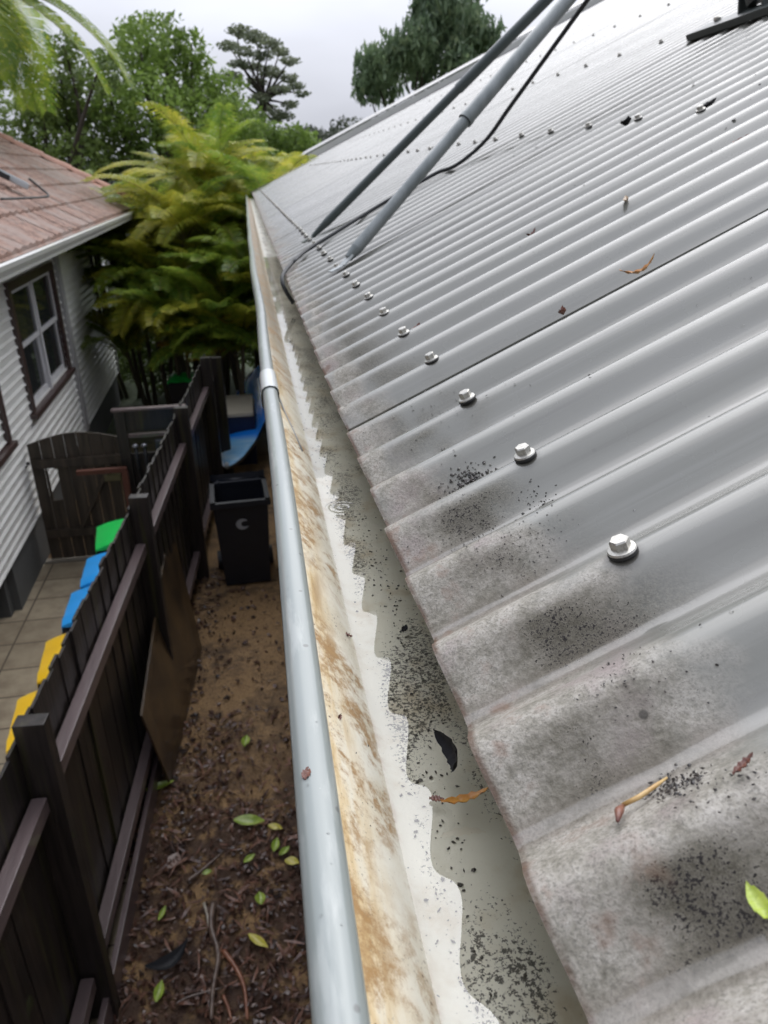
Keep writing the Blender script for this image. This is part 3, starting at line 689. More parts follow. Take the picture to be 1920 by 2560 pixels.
while y < 9.55:
    wv = .098; zt = ZT + fr2.uniform(-.018, .012); xo = FX(y) - .012 + fr2.uniform(-.004, .004) + (.006 if int(y / .1) % 2 else 0)
    b.box((xo, y + wv / 2, (zt + G) / 2 - .02), (.014, wv + .012, zt - G + .04), (rad(fr2.uniform(-.3, .3)), 0, rad(-3.3 + fr2.uniform(-.5, .5))))
    y += .1005
b.build('palings', M_FEN, fen)
for (y0, y1) in ((-.6, 2.27), (2.37, 4.62), (4.72, 6.80), (6.90, 8.95), (9.05, 9.55)):
    for zc, hh in ((-2.15, .075), (-3.30, .075)):
        b = MB(); s = fr2.uniform(-.012, .012)
        b.beam((FX(y0) + .038, y0, zc + s), (FX(y1) + .038, y1, zc - s), .062, hh); b.build('rail', M_RAIL, fen, bevel=.003)
for yp in (-.1, 2.32, 4.67, 6.85, 9.0):
    b = MB(); b.box((FX(yp) + .06, yp, (G + -1.76) / 2 - .1), (.125, .075, -1.76 - G + .2), (0, 0, rad(-3.3))); b.build('post', M_FEN, fen, bevel=.004)
b = MB()
b.beam((FX(2) + .045, .6, G + .10), (FX(4.6) + .045, 4.6, G + .06), .03, .17); b.build('plinth_board', M_RAIL, fen, bevel=.003)
b = MB(); b.box((FX(9.6) + .12, 9.62, -2.85), (.13, .09, 1.9), (0, 0, rad(-3.3))); b.build('post', M_FEN, fen, bevel=.004)
M_PLY = Mt('wet_brown_plywood', rough=.4, coat=.3); n1 = M_PLY.noise(3, detail=6); M_PLY.set(col=M_PLY.mix(M_PLY.rng(n1, .35, .7), (.035, .022, .012), (.105, .065, .028))); M_PLY = M_PLY.m
b = MB()
P = [Vector((-.93, 3.86, G + .01)), Vector((-.80, 5.50, G + .01)), Vector((-1.00, 6.1, G + 1.02)), Vector((FX(4) + .10, 3.62, G + .80))]
off = Vector((-.014, 0, .006)); b.add(P + [p + off for p in P], [(0, 1, 2, 3), (7, 6, 5, 4), (0, 4, 5, 1), (1, 5, 6, 2), (2, 6, 7, 3), (3, 7, 4, 0)])
tag(b.build('plywood_board', M_PLY, fix=True), 'brown wet plywood board leaning against the fence rails above the soil', 'board')

# gate across the side path
gate = empty('timber_gate', (-2.5, 7.5, G), label='arched dark timber gate with a keyhole shaped cut-out and a diagonal brace', cat='gate')
M_GATE = Mt('weathered_gate_timber', rough=.6); n1 = M_GATE.noise(14, v=M_GATE.mapv((1, 1, .1)), detail=6); M_GATE.set(col=M_GATE.mix(M_GATE.rng(n1, .3, .7), (.035, .027, .02), (.085, .066, .048))); M_GATE = M_GATE.m
b = MB(); gx0, gx1 = -2.50, -1.52
def arch(x): t = (x - gx0) / (gx1 - gx0); return -2.235 + .10 * math.sin(math.pi * t)
nbp = 8; bwid = (gx1 - gx0) / nbp
for k in range(nbp):
    a, c = gx0 + k * bwid + .004, gx0 + (k + 1) * bwid - .004
    for (p, q) in ([(a, c)] if k != 1 and k != 0 else [(a, c)]):
        if k == 1:
            b.prism([(a, G + .06), (c, G + .06), (c, -2.86), (a, -2.86)], 'y', 7.49, 7.51)
            b.prism([(a, -2.52), (a + bwid * .25, -2.50), (a + bwid * .5, -2.485), (c - bwid * .2, -2.50), (c, -2.52), (c, arch(c)), (a, arch(a))], 'y', 7.49, 7.51)
            b.prism([(a, -2.86), (a + .022, -2.86), (a + .022, -2.52), (a, -2.52)], 'y', 7.49, 7.51)
        else:
            b.prism([(a, G + .06), (c, G + .06), (c, arch(c)), (a, arch(a))], 'y', 7.49, 7.51)
b.build('boards', M_GATE, gate, fix=True)
for zc in (-2.44, -3.23):
    b = MB(); b.bx(gx0 + .02, gx1 - .02, 7.445, 7.488, zc - .045, zc + .045); b.build('rail', M_GATE, gate, bevel=.003)
b = MB(); b.beam((-1.72, 7.468, -2.49), (-2.12, 7.468, -3.18), .036, .07, (0, 1, 0)); b.build('brace', M_GATE, gate)
b = MB(); b.bx(-1.79, -1.62, 7.43, 7.487, -2.67, -2.60); b.build('latch', plain('latch_brass', (.12, .11, .05), .4), gate, bevel=.004)
b = MB(); b.tube([(-2.50, 7.47, -2.42), (-2.53, 7.46, -2.43), (-2.56, 7.46, -2.47)], .018, 8); b.build('hinge', M_RUB, gate)
# timber frame beside the gate, holding a dark panel
fr3 = empty('fence_return', (-1.25, 7.30, G), label='dark timber return panel with a pale capped top beside the gate', cat='fence panel')
b = MB(); b.bx(-1.56, -1.46, 7.26, 7.34, G, -1.87); b.build('post', M_FEN, fr3, bevel=.004)
b = MB(); b.bx(-1.46, -.90, 7.285, 7.305, -2.10, -1.885); b.build('top_panel', M_FEN, fr3)
b = MB(); b.bx(-1.58, -.86, 7.25, 7.33, -1.884, -1.862); b.build('cap', M_RAIL, fr3, bevel=.003)
b = MB(); b.bx(-1.46, -.90, 7.33, 7.35, G, -2.35); b.build('lower_panel', M_FEN, fr3)
b = MB(); b.bx(-1.455, -.95, 7.27, 7.31, -2.165, -2.13); b.build('rail', M_RAIL, fr3)
t = empty('meter_assembly', (-1.33, 7.22, -2.6), label='black pipework with two silver knobs under the dark return panel', cat='pipework')
M_SIL = plain('dull_silver', (.35, .36, .40), .3, metal=.7); M_BLK = plain('black_plastic', (.012, .013, .016), .4)
for xk in (-1.385, -1.30):
    b = MB(); b.lathe([(.012, -.02), (.026, -.014), (.03, 0), (.024, .012), (.010, .02)], 14, c=(xk, 7.18, -2.22)); b.build('knob', M_SIL, t, smooth=True)
    b = MB(); b.tube([(xk, 7.18, -2.24), (xk, 7.19, -2.45), (xk + .03, 7.2, -2.8)], .018, 8); b.build('pipe', M_BLK, t, smooth=True)
b = MB(); b.bx(-1.19, -1.06, 7.16, 7.24, -2.42, -2.18); b.build('box', plain('slate_box', (.035, .042, .05), .5), t, bevel=.01)
t = empty('planter_frame', (-1.60, 7.15, G), label='rusty terracotta coloured timber frame at the right side of the gate', cat='frame')
M_TER = plain('terracotta_stained_timber', (.13, .045, .028), .6, .3, 12)
b = MB(); b.bx(-1.98, -1.50, 7.12, 7.17, -2.47, -2.425); b.build('top_bar', M_TER, t, bevel=.003)
b = MB(); b.bx(-1.55, -1.495, 7.115, 7.175, G + .02, -2.47); b.build('upright', M_TER, t, bevel=.003)
t = empty('hose_reel', (-2.95, 6.15, G + .3), label='dark round hose reel under the weatherboards at the left edge', cat='hose reel')
M_REEL = plain('dark_blue_grey_plastic', (.03, .035, .048), .5)
b = MB()
for k in range(4): b.tube([(-2.75 + .02 * k, 6.15 + (.21 - .02 * k) * math.cos(a), G + .3 + (.21 - .02 * k) * math.sin(a)) for a in [i * math.pi / 12 for i in range(25)]], .024, 8, cap=False)
b.build('coil', M_REEL, t, smooth=True)
b = MB(); b.tube([(-2.82, 6.15, G + .3), (-2.68, 6.15, G + .3)], .05, 12); b.build('hub', M_REEL, t)
b = MB(); b.bx(-2.8, -2.7, 6.05, 6.25, G + .02, G + .1); b.build('base', M_REEL, t)

# ------------------------------------------------------------------ wheelie bins
M_BIN = Mt('bin_black_plastic', rough=.42); M_BIN.set(col=M_BIN.mix(M_BIN.noise(8), (.006, .008, .014), (.014, .017, .026))); M_BIN = M_BIN.m
def lid_mat(n_, c): return plain(n_, c, .4, .18, 5, coat=.15)
M_GRN, M_BLU, M_YEL = lid_mat('green_lid_plastic', (.012, .62, .10)), lid_mat('blue_lid_plastic', (.015, .34, .85)), lid_mat('yellow_lid_plastic', (.90, .52, .008))
def make_bin(loc, rz, lidm, label, group, open_=False, w_=.50, d_=.50, h_=.94):
    # front (lid nose) faces local -y, wheels and hinge at +y
    t = empty('wheelie_bin', loc, rz, label=label, cat='bin', group=group)
    b = MB(); w2, dd = w_ * .40, d_ * .36
    bot = [(-w2, -dd), (w2, -dd), (w2, dd), (-w2, dd)]; top = [(-w_ * .47, -d_ * .46), (w_ * .47, -d_ * .46), (w_ * .47, d_ * .44), (-w_ * .47, d_ * .44)]
    inn = [(x * .94, y * .94) for x, y in top]
    V = [(x, y, .03) for x, y in bot] + [(x, y, h_ - .06) for x, y in top] + [(x, y, h_ - .06) for x, y in inn] + [(x * .92, y * .92, .08) for x, y in bot]
    b.add(V, [(3, 2, 1, 0)] + [(i, (i + 1) % 4, 4 + (i + 1) % 4, 4 + i) for i in range(4)] + [(4 + i, 4 + (i + 1) % 4, 8 + (i + 1) % 4, 8 + i) for i in range(4)] + [(8 + i, 8 + (i + 1) % 4, 12 + (i + 1) % 4, 12 + i) for i in range(4)] + [(12, 13, 14, 15)])
    b.build('body', M_BIN, t, local=True, bevel=.012)
    b = MB(); r2 = .025
    for a, c in ((0, 1), (1, 2), (2, 3), (3, 0)):
        A_, B_ = Vector((*top[a], h_ - .06)), Vector((*top[c], h_ - .06)); d = (B_ - A_).normalized()
        b.beam(A_ - d * r2, B_ + d * r2, .045, .055)
    b.build('rim', M_BIN, t, local=True)
    for s_ in (-1, 1):
        b = MB(); b.tube([(s_ * (w2 + .01), dd + .02, .10), (s_ * (w2 + .065), dd + .02, .10)], .10, 20); b.build('wheel', M_BIN, t, local=True, auto=rad(40))
    b = MB(); b.tube([(-w_ * .36, d_ * .5, h_ - .03), (w_ * .36, d_ * .5, h_ - .03)], .016, 8)
    b.tube([(-w_ * .36, d_ * .42, h_ - .05), (-w_ * .36, d_ * .5, h_ - .03)], .014, 8); b.tube([(w_ * .36, d_ * .42, h_ - .05), (w_ * .36, d_ * .5, h_ - .03)], .014, 8)
    b.build('handle', M_BIN, t, local=True, smooth=True)
    b = MB(); nn_ = 8; V = []; hw = w_ * .5
    for i in range(nn_ + 1):
        s = i / nn_; yy_ = d_ * .47 - s * d_ * .99; zz_ = .050 * math.sin(math.pi * min(1, s * 1.02)) ** .7
        for xx, zo in ((-hw, -.035), (-hw * .97, -.004), (-hw * .72, .022), (-hw * .5, .012), (0, .018), (hw * .5, .012), (hw * .72, .022), (hw * .97, -.004), (hw, -.035)):
            V.append((xx, yy_, zz_ + zo))
    q = 9; F = [(i * q + k, i * q + k + 1, (i + 1) * q + k + 1, (i + 1) * q + k) for i in range(nn_) for k in range(q - 1)]
    V += [(v[0], v[1], v[2] - .006) for v in V]; nV = q * (nn_ + 1)
    F += [tuple(i + nV for i in f[::-1]) for f in F]
    V2 = V[nn_ * q:nn_ * q + q]; F.append(tuple(range(nn_ * q, nn_ * q + q)) + tuple(range(nV + nn_ * q, nV + nn_ * q + q))[::-1])
    b.add(V, F)
    lid = b.build('lid', lidm, t, local=True, auto=rad(50))
    b.v = []; 
    if open_:
        # swung right back, hanging behind the bin
        lid.location = (0, d_ * .47 + .05, h_ + .03); lid.rotation_euler = (rad(97), 0, 0)
        me = lid.data
        for v in me.vertices: v.co.y -= d_ * .47
    else: lid.location = (0, 0, h_ - .02)
    return t
make_bin((-1.360, 5.98, G + .05), rad(-82), M_GRN, 'black wheelie bin with a bright green lid next to the gate', 'lidded bins lined up behind the fence')
make_bin((-1.345, 5.33, G + .05), rad(-87), M_BLU, 'black wheelie bin with a blue lid nearer the green lidded bin', 'lidded bins lined up behind the fence')
make_bin((-1.360, 4.76, G + .05), rad(-88), M_BLU, 'black wheelie bin with a blue lid next to the yellow lidded bins', 'lidded bins lined up behind the fence')
make_bin((-1.385, 4.12, G + .05), rad(-85), M_YEL, 'black wheelie bin with a yellow lid beside the blue lidded bins', 'lidded bins lined up behind the fence')
make_bin((-1.405, 3.50, G + .05), rad(-84), M_YEL, 'black wheelie bin with a yellow lid, nearest to the camera by the fence post', 'lidded bins lined up behind the fence')
make_bin((-1.24, 11.60, G + .06), rad(-2), M_GRN, 'dark wheelie bin with a green lid standing alone under the palms', None, w_=.50, d_=.60)
kb = make_bin((-.40, 6.80, G), rad(3), M_BIN, 'black open wheelie bin with a white round emblem, standing on the soil in the alley', None, open_=True, w_=.56, d_=.62, h_=1.0)
# white swirl emblem on its front
M_EMB = plain('white_emblem_print', (.35, .36, .38), .5)
b = MB(); V = []; K = 26
zc = .72
def fy(z): return -(.62 * (.36 + (.46 - .36) * (z - .03) / .91)) - .008
for i in range(K + 1):
    a = rad(35 + 300 * i / K); ro, ri = .062, .062 - .050 * math.sin(math.pi * (i / K)) ** .6
    for rr_ in (ro, ri): z_ = zc + rr_ * math.sin(a) * .95; V.append((rr_ * math.cos(a), fy(z_), z_))
V += [(v[0], v[1] + .0025, v[2]) for v in V]; nV = 2 * (K + 1)
b.add(V, [(2 * i, 2 * i + 2, 2 * i + 3, 2 * i + 1) for i in range(K)] + [(nV + 2 * i, nV + 2 * i + 1, nV + 2 * i + 3, nV + 2 * i + 2) for i in range(K)])
b.build('emblem', M_EMB, kb, local=True)

# ------------------------------------------------------------------ things stored in the alley
M_KB = Mt('kayak_blue_plastic', rough=.25, coat=.6); x, y, z = M_KB.sep()
nz = M_KB.noise(3, detail=3, dist=1); M_KB.set(col=M_KB.mix(M_KB.rng(M_KB.math('ADD', y, M_KB.math('MULTIPLY', nz, .5)), 1.10, 1.35), M_KB.mix(M_KB.rng(nz, .3, .7), (.16, .48, .85), (.50, .72, .90)), (.01, .26, .95))); M_KB = M_KB.m
ky = empty('kayak', (-.60, 8.95, G + .34), label='pale blue plastic kayak lying nose forward in the alley behind the black bin', cat='kayak')
ky.rotation_euler = (rad(7), rad(-8), rad(-9))
st_ = [(0, .012, .02, .10), (.12, .07, .05, .07), (.4, .15, .11, .03), (.9, .24, .16, .0), (1.6, .31, .19, 0), (2.4, .33, .2, 0), (3.0, .28, .17, .01), (3.4, .16, .12, .05), (3.6, .03, .03, .1)]
bt = MB(); hl = MB(); V = []; V2 = []; q = 9
for (yy_, hw, dp, lift) in st_:
    for k in range(q): a = math.pi * k / (q - 1); V.append((-hw * math.cos(a), yy_, lift + .035 * math.sin(a)))
    for k in range(q): a = math.pi * k / (q - 1); V2.append((-hw * 1.02 * math.cos(a), yy_, lift - .004 - dp * math.sin(a)))
F = [(i * q + k, i * q + k + 1, (i + 1) * q + k + 1, (i + 1) * q + k) for i in range(len(st_) - 1) for k in range(q - 1)]
bt.add(V, F); bt.build('deck', M_KB, ky, local=True, smooth=True)
hl.add(V2, [f[::-1] for f in F]); hl.build('hull', plain('kayak_dark_hull', (.03, .035, .04), .4), ky, local=True, smooth=True)
b = MB(); b.tube([(-hw * 1.02, yy_, lift + .004) for yy_, hw, dp, lift in st_], .016, 6); b.build('gunwale', plain('pale_gunwale', (.55, .58, .62), .4), ky, local=True, smooth=True)
b = MB(); b.tube([(0, -.02, .10), (0, .05, .13)], .03, 8); b.build('grab_handle', plain('pale_grab_handle', (.30, .33, .35), .5), ky, local=True, smooth=True)
# pale cushion on a navy tub
t = empty('storage_tub', (-.47, 10.6, G), label='navy storage tub with an oblong cream lid standing behind the kayak', cat='tub')
b = MB(); b.add([(-.22, -.42, 0), (.22, -.42, 0), (.22, .42, 0), (-.22, .42, 0), (-.25, -.48, .74), (.25, -.48, .74), (.25, .48, .74), (-.25, .48, .74)], [(3, 2, 1, 0), (0, 1, 5, 4), (1, 2, 6, 5), (2, 3, 7, 6), (3, 0, 4, 7), (4, 5, 6, 7)])
b.build('body', plain('navy_plastic', (.012, .018, .06), .4), t, local=True, bevel=.02)
b = MB(); b.box((0, -.02, .775), (.46, 1.0, .06)); b.build('lid', plain('cream_lid', (.55, .50, .40), .6, .08), t, local=True, bevel=.02)
# hollow blocks and yellow pieces by the fence
M_BLOCK = plain('grey_hollow_block', (.085, .078, .068), .85, .25, 20)
for (x_, y_, rz_, lb) in ((-.79, 10.55, 8, 'nearer hollow grey concrete block beside the fence'), (-.90, 11.15, 14, 'farther hollow grey concrete block, tucked under a yellow clamp')):
    t = empty('hollow_block', (x_, y_, G), rad(rz_), label=lb, cat='concrete block', group='hollow blocks lying along the fence')
    b = MB(); b.bx(-.10, -.07, -.29, .29, 0, .20); b.bx(.07, .10, -.29, .29, 0, .20)
    for a in (-.27, 0, .27): b.bx(-.07, .07, a - .02, a + .02, .002, .198)
    b.build('shell', M_BLOCK, t, local=True)
M_YP = plain('yellow_plastic', (.60, .42, .02), .4)
for (P_, lb) in (([(-.87, 10.55, G + .60), (-.85, 10.6, G + .66), (-.83, 10.7, G + .72)], 'short yellow plastic clamp beside the farther hollow block'), ([(-.93, 10.05, G + .52), (-.915, 10.0, G + .46), (-.90, 9.95, G + .38), (-.87, 9.9, G + .30)], 'curved yellow plastic clamp hanging by the fence nearer the kayak')):
    b = MB(); b.tube(smooth_pts(P_, 4), .045, 8); tag(b.build('yellow_clamp', M_YP, smooth=True), lb, 'clamp', 'yellow clamps hanging by the fence')
# white panel far down behind the palms, patch of lawn
b = MB(); b.bx(-3.15, -2.2, 17.0, 17.06, G + .5, G + 1.9); 
t = empty('white_shed', (-2.6, 17, G), label='small white shed half hidden behind the palm fronds', cat='shed')
b.build('wall', plain('white_shed_paint', (.5, .5, .5), .6), t)
b = MB(); b.bx(-2.82, -2.55, 16.97, 17.0, G + .3, G + 1.5); b.build('door', plain('shed_door_paint', (.36, .35, .35), .6), t)
b = MB(); b.prism([(16.8, G + 1.9), (18.2, G + 2.15), (18.2, G + 2.2), (16.8, G + 1.95)], 'x', -3.3, -2.1); b.build('roof', M_TRIM, t, fix=True)
b = MB(); b.bx(-3.1, -2.25, 17.06, 18, G, G + 1.9); b.build('body', plain('white_shed_paint_side', (.5, .5, .5), .6), t)

# ------------------------------------------------------------------ vegetation
def leaf_mat(name, c1, c2, c3, rough=.5, trans=.42, sc=1.2, thr=(.35, .65)):
    m = Mt(name, rough=rough, spec=.35)
    n1 = m.noise(sc, detail=3); n2 = m.noise(sc * 9, detail=2)
    c = m.mix(m.rng(n1, *thr), c1, c2); c = m.mix(m.rng(n2, .5, .75), c, c3); m.set(col=c)
    tl = m.node('ShaderNodeBsdfTranslucent'); m.inp(tl.inputs[0], c)
    mx = m.node('ShaderNodeMixShader'); mx.inputs[0].default_value = trans
    m.t.links.new(m.b.outputs[0], mx.inputs[1]); m.t.links.new(tl.outputs[0], mx.inputs[2]); m.t.links.new(mx.outputs[0], m.o.inputs[0])
    return m.m
M_BARK = plain('grey_brown_bark', (.06, .048, .038), .85, .35, 14)
def quads_obj(name, C_, A_, B_, mat, parent):
    # centres C, half-axes A, B -> diamond-ish leaf quads, numpy
    n = len(C_); V = np.empty((n, 4, 3)); V[:, 0] = C_ - A_; V[:, 1] = C_ + B_; V[:, 2] = C_ + A_; V[:, 3] = C_ - B_
    off = np.array(wloc(parent)) if parent is not None else 0
    me = bpy.data.meshes.new(name); V = (V - off).reshape(-1, 3)
    me.vertices.add(n * 4); me.vertices.foreach_set('co', V.astype(np.float32).ravel())
    me.loops.add(n * 4); me.loops.foreach_set('vertex_index', np.arange(n * 4, dtype=np.int32))
    me.polygons.add(n); me.polygons.foreach_set('loop_start', np.arange(0, n * 4, 4, dtype=np.int32))
    try: me.polygons.foreach_set('loop_total', np.full(n, 4, dtype=np.int32))
    except Exception: pass
    me.materials.append(mat); me.update(calc_edges=True); me.validate()
    o = bpy.data.objects.new(name, me); COL.objects.link(o)
    if parent is not None: o.parent = parent
    return o
def rand_unit(rs, n):
    v = rs.normal(size=(n, 3)); return v / np.linalg.norm(v, axis=1)[:, None]
def crown_pts(rs, blobs, per, size, flat=1.0, shell=.35):
    C_, S_ = [], []
    for (cx, cy, cz, rx_, ry_, rz_) in blobs:
        n = int(per * (rx_ * ry_ * rz_) ** (2 / 3)); d = rand_unit(rs, n); r = (shell + (1 - shell) * rs.random(n)) ** .6
        lump = 1 + .22 * np.sin(d[:, 0] * 5 + cx) * np.sin(d[:, 1] * 4 + cy) * np.cos(d[:, 2] * 5)
        P_ = d * (r * lump)[:, None] * np.array([rx_, ry_, rz_]) + np.array([cx, cy, cz])
        C_.append(P_)
    C_ = np.vstack(C_); n = len(C_); a = rand_unit(rs, n); a[:, 2] *= flat; b_ = np.cross(a, rand_unit(rs, n)); b_ /= np.linalg.norm(b_, axis=1)[:, None] + 1e-9
    s = size * (.6 + .8 * rs.random(n))
    return C_, a * s[:, None], b_ * (s * .45)[:, None]
def limb(b, a, c, r0, r1, rs, bend=.12, n=6):
    a, c = np.array(a, float), np.array(c, float); L_ = np.linalg.norm(c - a); o1 = rs.normal(size=3) * bend * L_
    pts = [a + (c - a) * t + o1 * math.sin(math.pi * t) * .5 for t in np.linspace(0, 1, n)]
    b.tube([tuple(p) for p in pts], [r0 + (r1 - r0) * t for t in np.linspace(0, 1, n)], 7, cap=False)
def tree(name, base, label, cat, mat, blobs, per, size, seed, trunk_r=.2, group=None, forks=True, flat=1.0, shell=.35, trunk_top=None, bark=None):
    rs = np.random.default_rng(seed); t = empty(name, base, label=label, cat=cat, group=group)
    b = MB(); cen = np.mean([bl[:3] for bl in blobs], axis=0); tt = trunk_top or (base[0] * .5 + cen[0] * .5, base[1] * .5 + cen[1] * .5, base[2] + (cen[2] - base[2]) * .55)
    limb(b, base, tt, trunk_r, trunk_r * .65, rs, .05, 8)
    for bl in blobs: limb(b, tt, (bl[0], bl[1], bl[2] + bl[5] * .2), trunk_r * .45, trunk_r * .08, rs)
    b.build('trunk', bark or M_BARK, t, smooth=True)
    quads_obj('crown', *crown_pts(rs, blobs, per, size, flat, shell), mat, t)
    return t
def blobs_from(lst, y, dy=1.0, seed=1):
    rs = random.Random(seed); out = []
    for px, py, rp in lst:
        yy_ = y + rs.uniform(-dy, dy); p = Q(px, py, yy_); s = rp / 1900 * (yy_ + .35)
        out.append((p.x, p.y, p.z, s, s * 1.1, s * .9))
    return out
M_L1 = leaf_mat('fig_leaves', (.12, .19, .04), (.23, .34, .075), (.34, .45, .11), sc=.55)
M_L2 = leaf_mat('dark_broad_leaves', (.09, .14, .035), (.18, .25, .065), (.26, .33, .09), sc=.6)
M_L3 = leaf_mat('gum_leaves', (.13, .16, .10), (.22, .25, .16), (.29, .31, .19), sc=.7)
M_L4 = leaf_mat('sheoak_needles', (.11, .17, .10), (.20, .28, .15), (.30, .37, .20), sc=.5)
M_L5 = leaf_mat('hill_wood_leaves', (.05, .065, .045), (.085, .105, .065), (.12, .13, .09), sc=.12)
GF = lambda y: G - .02 * max(0, y - 16)
tree('broadleaf_tree', (-2.6, 24, GF(24)), 'tallest rounded bright green tree rising behind the palms', 'tree', M_L1,
     blobs_from([(350, 120, 66), (400, 100, 60), (310, 190, 70), (420, 190, 75), (480, 210, 66), (370, 260, 80), (280, 270, 66), (520, 270, 66), (450, 300, 75), (580, 300, 55), (330, 90, 34), (480, 120, 40), (560, 220, 48), (620, 300, 45), (540, 350, 60), (400, 380, 80), (620, 370, 50)], 24, 1.6, 3), 1050, .085, 11, .28, group='garden trees beyond the palms')
tree('broadleaf_tree', (-5.6, 22, GF(22)), 'darker spreading tree behind the tiled roof', 'tree', M_L2,
     blobs_from([(150, 190, 60), (120, 260, 70), (200, 250, 70), (230, 330, 75), (130, 340, 75), (60, 300, 75), (250, 180, 50), (190, 400, 75), (290, 380, 70), (80, 420, 60), (330, 420, 60), (20, 420, 60), (160, 120, 36)], 22, 1.4, 5), 1000, .085, 12, .26, group='garden trees beyond the palms')
tree('broadleaf_tree', (1.2, 27, GF(27)), 'low yellow-green tree between the palms and the far hill', 'tree', M_L1,
     blobs_from([(660, 350, 48), (700, 370, 45), (740, 350, 40), (640, 420, 60), (700, 430, 50), (600, 400, 50), (620, 320, 36), (770, 365, 34)], 26, 1.2, 6), 1400, .09, 13, .2, group='garden trees beyond the palms')
tree('gum_tree', (-.2, 42, GF(42)), 'tall open gum tree with flat airy foliage pads against the sky', 'tree', M_L3,
     [(a, b_, c, d, e, f * .42) for a, b_, c, d, e, f in blobs_from([(600, 78, 30), (640, 92, 32), (675, 110, 30), (570, 115, 26), (610, 128, 28), (655, 140, 28), (700, 130, 26), (725, 152, 24), (630, 165, 28), (680, 180, 30), (720, 195, 26), (640, 205, 26), (700, 225, 28), (740, 215, 24), (755, 235, 18), (650, 245, 28), (595, 160, 24), (580, 190, 26), (725, 262, 22), (670, 270, 24), (700, 290, 34), (630, 290, 34)], 42, 1.6, 8)], 760, .13, 14, .20, flat=.6, shell=.2, trunk_top=tuple(Q(660, 250, 42)))
sh = tree('weeping_sheoak', (4.6, 26, GF(26)), 'dark weeping she-oak with drooping foliage behind the corrugated roof', 'tree', M_L4,
     [(a, b_, c, d, e, f * 1.15) for a, b_, c, d, e, f in blobs_from([(925, 165, 40), (920, 215, 40), (985, 140, 50), (960, 200, 52), (1040, 110, 52), (1100, 70, 60), (1160, 60, 55), (1120, 20, 55), (1180, 110, 52), (1060, 170, 50), (1140, 150, 45), (1220, 90, 40), (1060, 40, 40), (1090, -20, 50), (1150, -40, 50)], 26, 1.2, 9)], 1250, .10, 15, .14, flat=2.0, shell=.0)
# wooded hill at the skyline
hp = [Q(560, 330, 150), Q(690, 300, 150), Q(730, 275, 150), Q(800, 262, 150), Q(860, 268, 150), Q(900, 300, 150)]
b = MB(); V = []; 
hxs = np.linspace(-160, 200, 60); hys = np.linspace(110, 260, 16)
def hz(x, y): t = math.sin(math.pi * (y - 110) / 150); return -14 + t * (8 * math.exp(-((x - 14) / 40) ** 2) + 9.5 + 2 * math.sin(x * .09) + 1.5 * math.sin(x * .21 + 2))
V = [(x, y, hz(x, y)) for y in hys for x in hxs]
b.add(V, [(j * 60 + i, j * 60 + i + 1, (j + 1) * 60 + i + 1, (j + 1) * 60 + i) for j in range(15) for i in range(59)])
tag(b.build('hill', plain('scrubby_hillside', (.045, .055, .035), .9, .3, .1), smooth=True), kind='structure')
rs = np.random.default_rng(5); bl = []
for i in range(520):
    x_ = rs.uniform(-60, 60); y_ = rs.uniform(112, 195); z_ = hz(x_, y_); s = rs.uniform(2.2, 4.2); bl.append((x_, y_, z_ + s * .7, s, s, s * .75))
Cc, Aa, Bb = crown_pts(rs, bl, 26, .55)
tag(quads_obj('hill_woodland', Cc, Aa, Bb, M_L5, None), 'distant olive green woodland covering the hill at the skyline', 'woodland', kind='stuff')
# low dark shrubs closing the end of the alley
for i, (x_, y_, w_, h_, lb) in enumerate(((-3.2, 15.2, 1.2, 1.5, 'dark shrub beyond the weatherboard house'), (-1.9, 14.2, .9, 1.4, 'dense shrub behind the lone green lidded bin'), (.3, 15.0, 1.3, 2.3, 'dark shrub closing the end of the alley under the palms'), (-.8, 15.6, 1.4, 2.6, 'leafy dark shrub in the middle behind the palm trunks'), (-4.4, 17.0, 1.6, 3.0, 'dark shrub behind the far corner of the tiled roof'))):
    tree('shrub', (x_, y_, G), lb, 'shrub', M_L2, [(x_ + .3 * math.sin(k * 2.1) * w_, y_ + .3 * math.cos(k * 1.7), G + h_ * (.25 + .15 * k), w_ * .55, w_ * .5, h_ * .3) for k in range(5)], 2600, .05, 30 + i, .03, group='shrubs at the end of the alley')

# golden cane palms
def frond(b, base, az, L_, lean, droop, rs, mi=0, leaf=.34, wid=.0095, nl=66, stem=.009, mis=1, twist=0):
    # rachis as an arc, leaflets in a V on both sides
    pts = []; n = 14; el = lean; p = Vector(base); step = L_ / n; d = None
    for i in range(n + 1):
        pts.append(p.copy()); e = el - droop * (i / n) ** 1.3
        d = Vector((math.cos(az) * math.cos(e), math.sin(az) * math.cos(e), math.sin(e))); p = p + d * step
    b.tube(pts, [stem * (1 - .8 * i / n) for i in range(n + 1)], 5, cap=False, mi=mis)
    for k in range(nl):
        t = .12 + .88 * k / nl; f_i = t * n; i = min(int(f_i), n - 1); q_ = pts[i].lerp(pts[i + 1], f_i - i)
        d = (pts[i + 1] - pts[i]).normalized(); side = d.cross(Vector((0, 0, 1))).normalized(); up = side.cross(d)
        ll = leaf * (math.sin(math.pi * min(1, .12 + t * .80)) ** .7) * rs.uniform(.85, 1.1)
        for s_ in (-1, 1):
            dirn = (side * s_ * .80 + d * .55 + up * .32).normalized(); tip = (dirn + Vector((0, 0, -.55 - rs.uniform(0, .35)))).normalized()
            m_ = q_ + dirn * ll * .5; e_ = m_ + tip * ll * .5; wv = d * wid
            b.add([q_ - wv * .5, q_ + wv * .5, m_ + wv, m_ - wv, e_], [(0, 1, 2, 3), (3, 2, 4)], mi)
def palm_mat(name, c1, c2, c3): return leaf_mat(name, c1, c2, c3, rough=.35, trans=.5, sc=2.2, thr=(.4, .6))
M_P1 = palm_mat('palm_green', (.11, .20, .03), (.26, .36, .05), (.40, .44, .06))
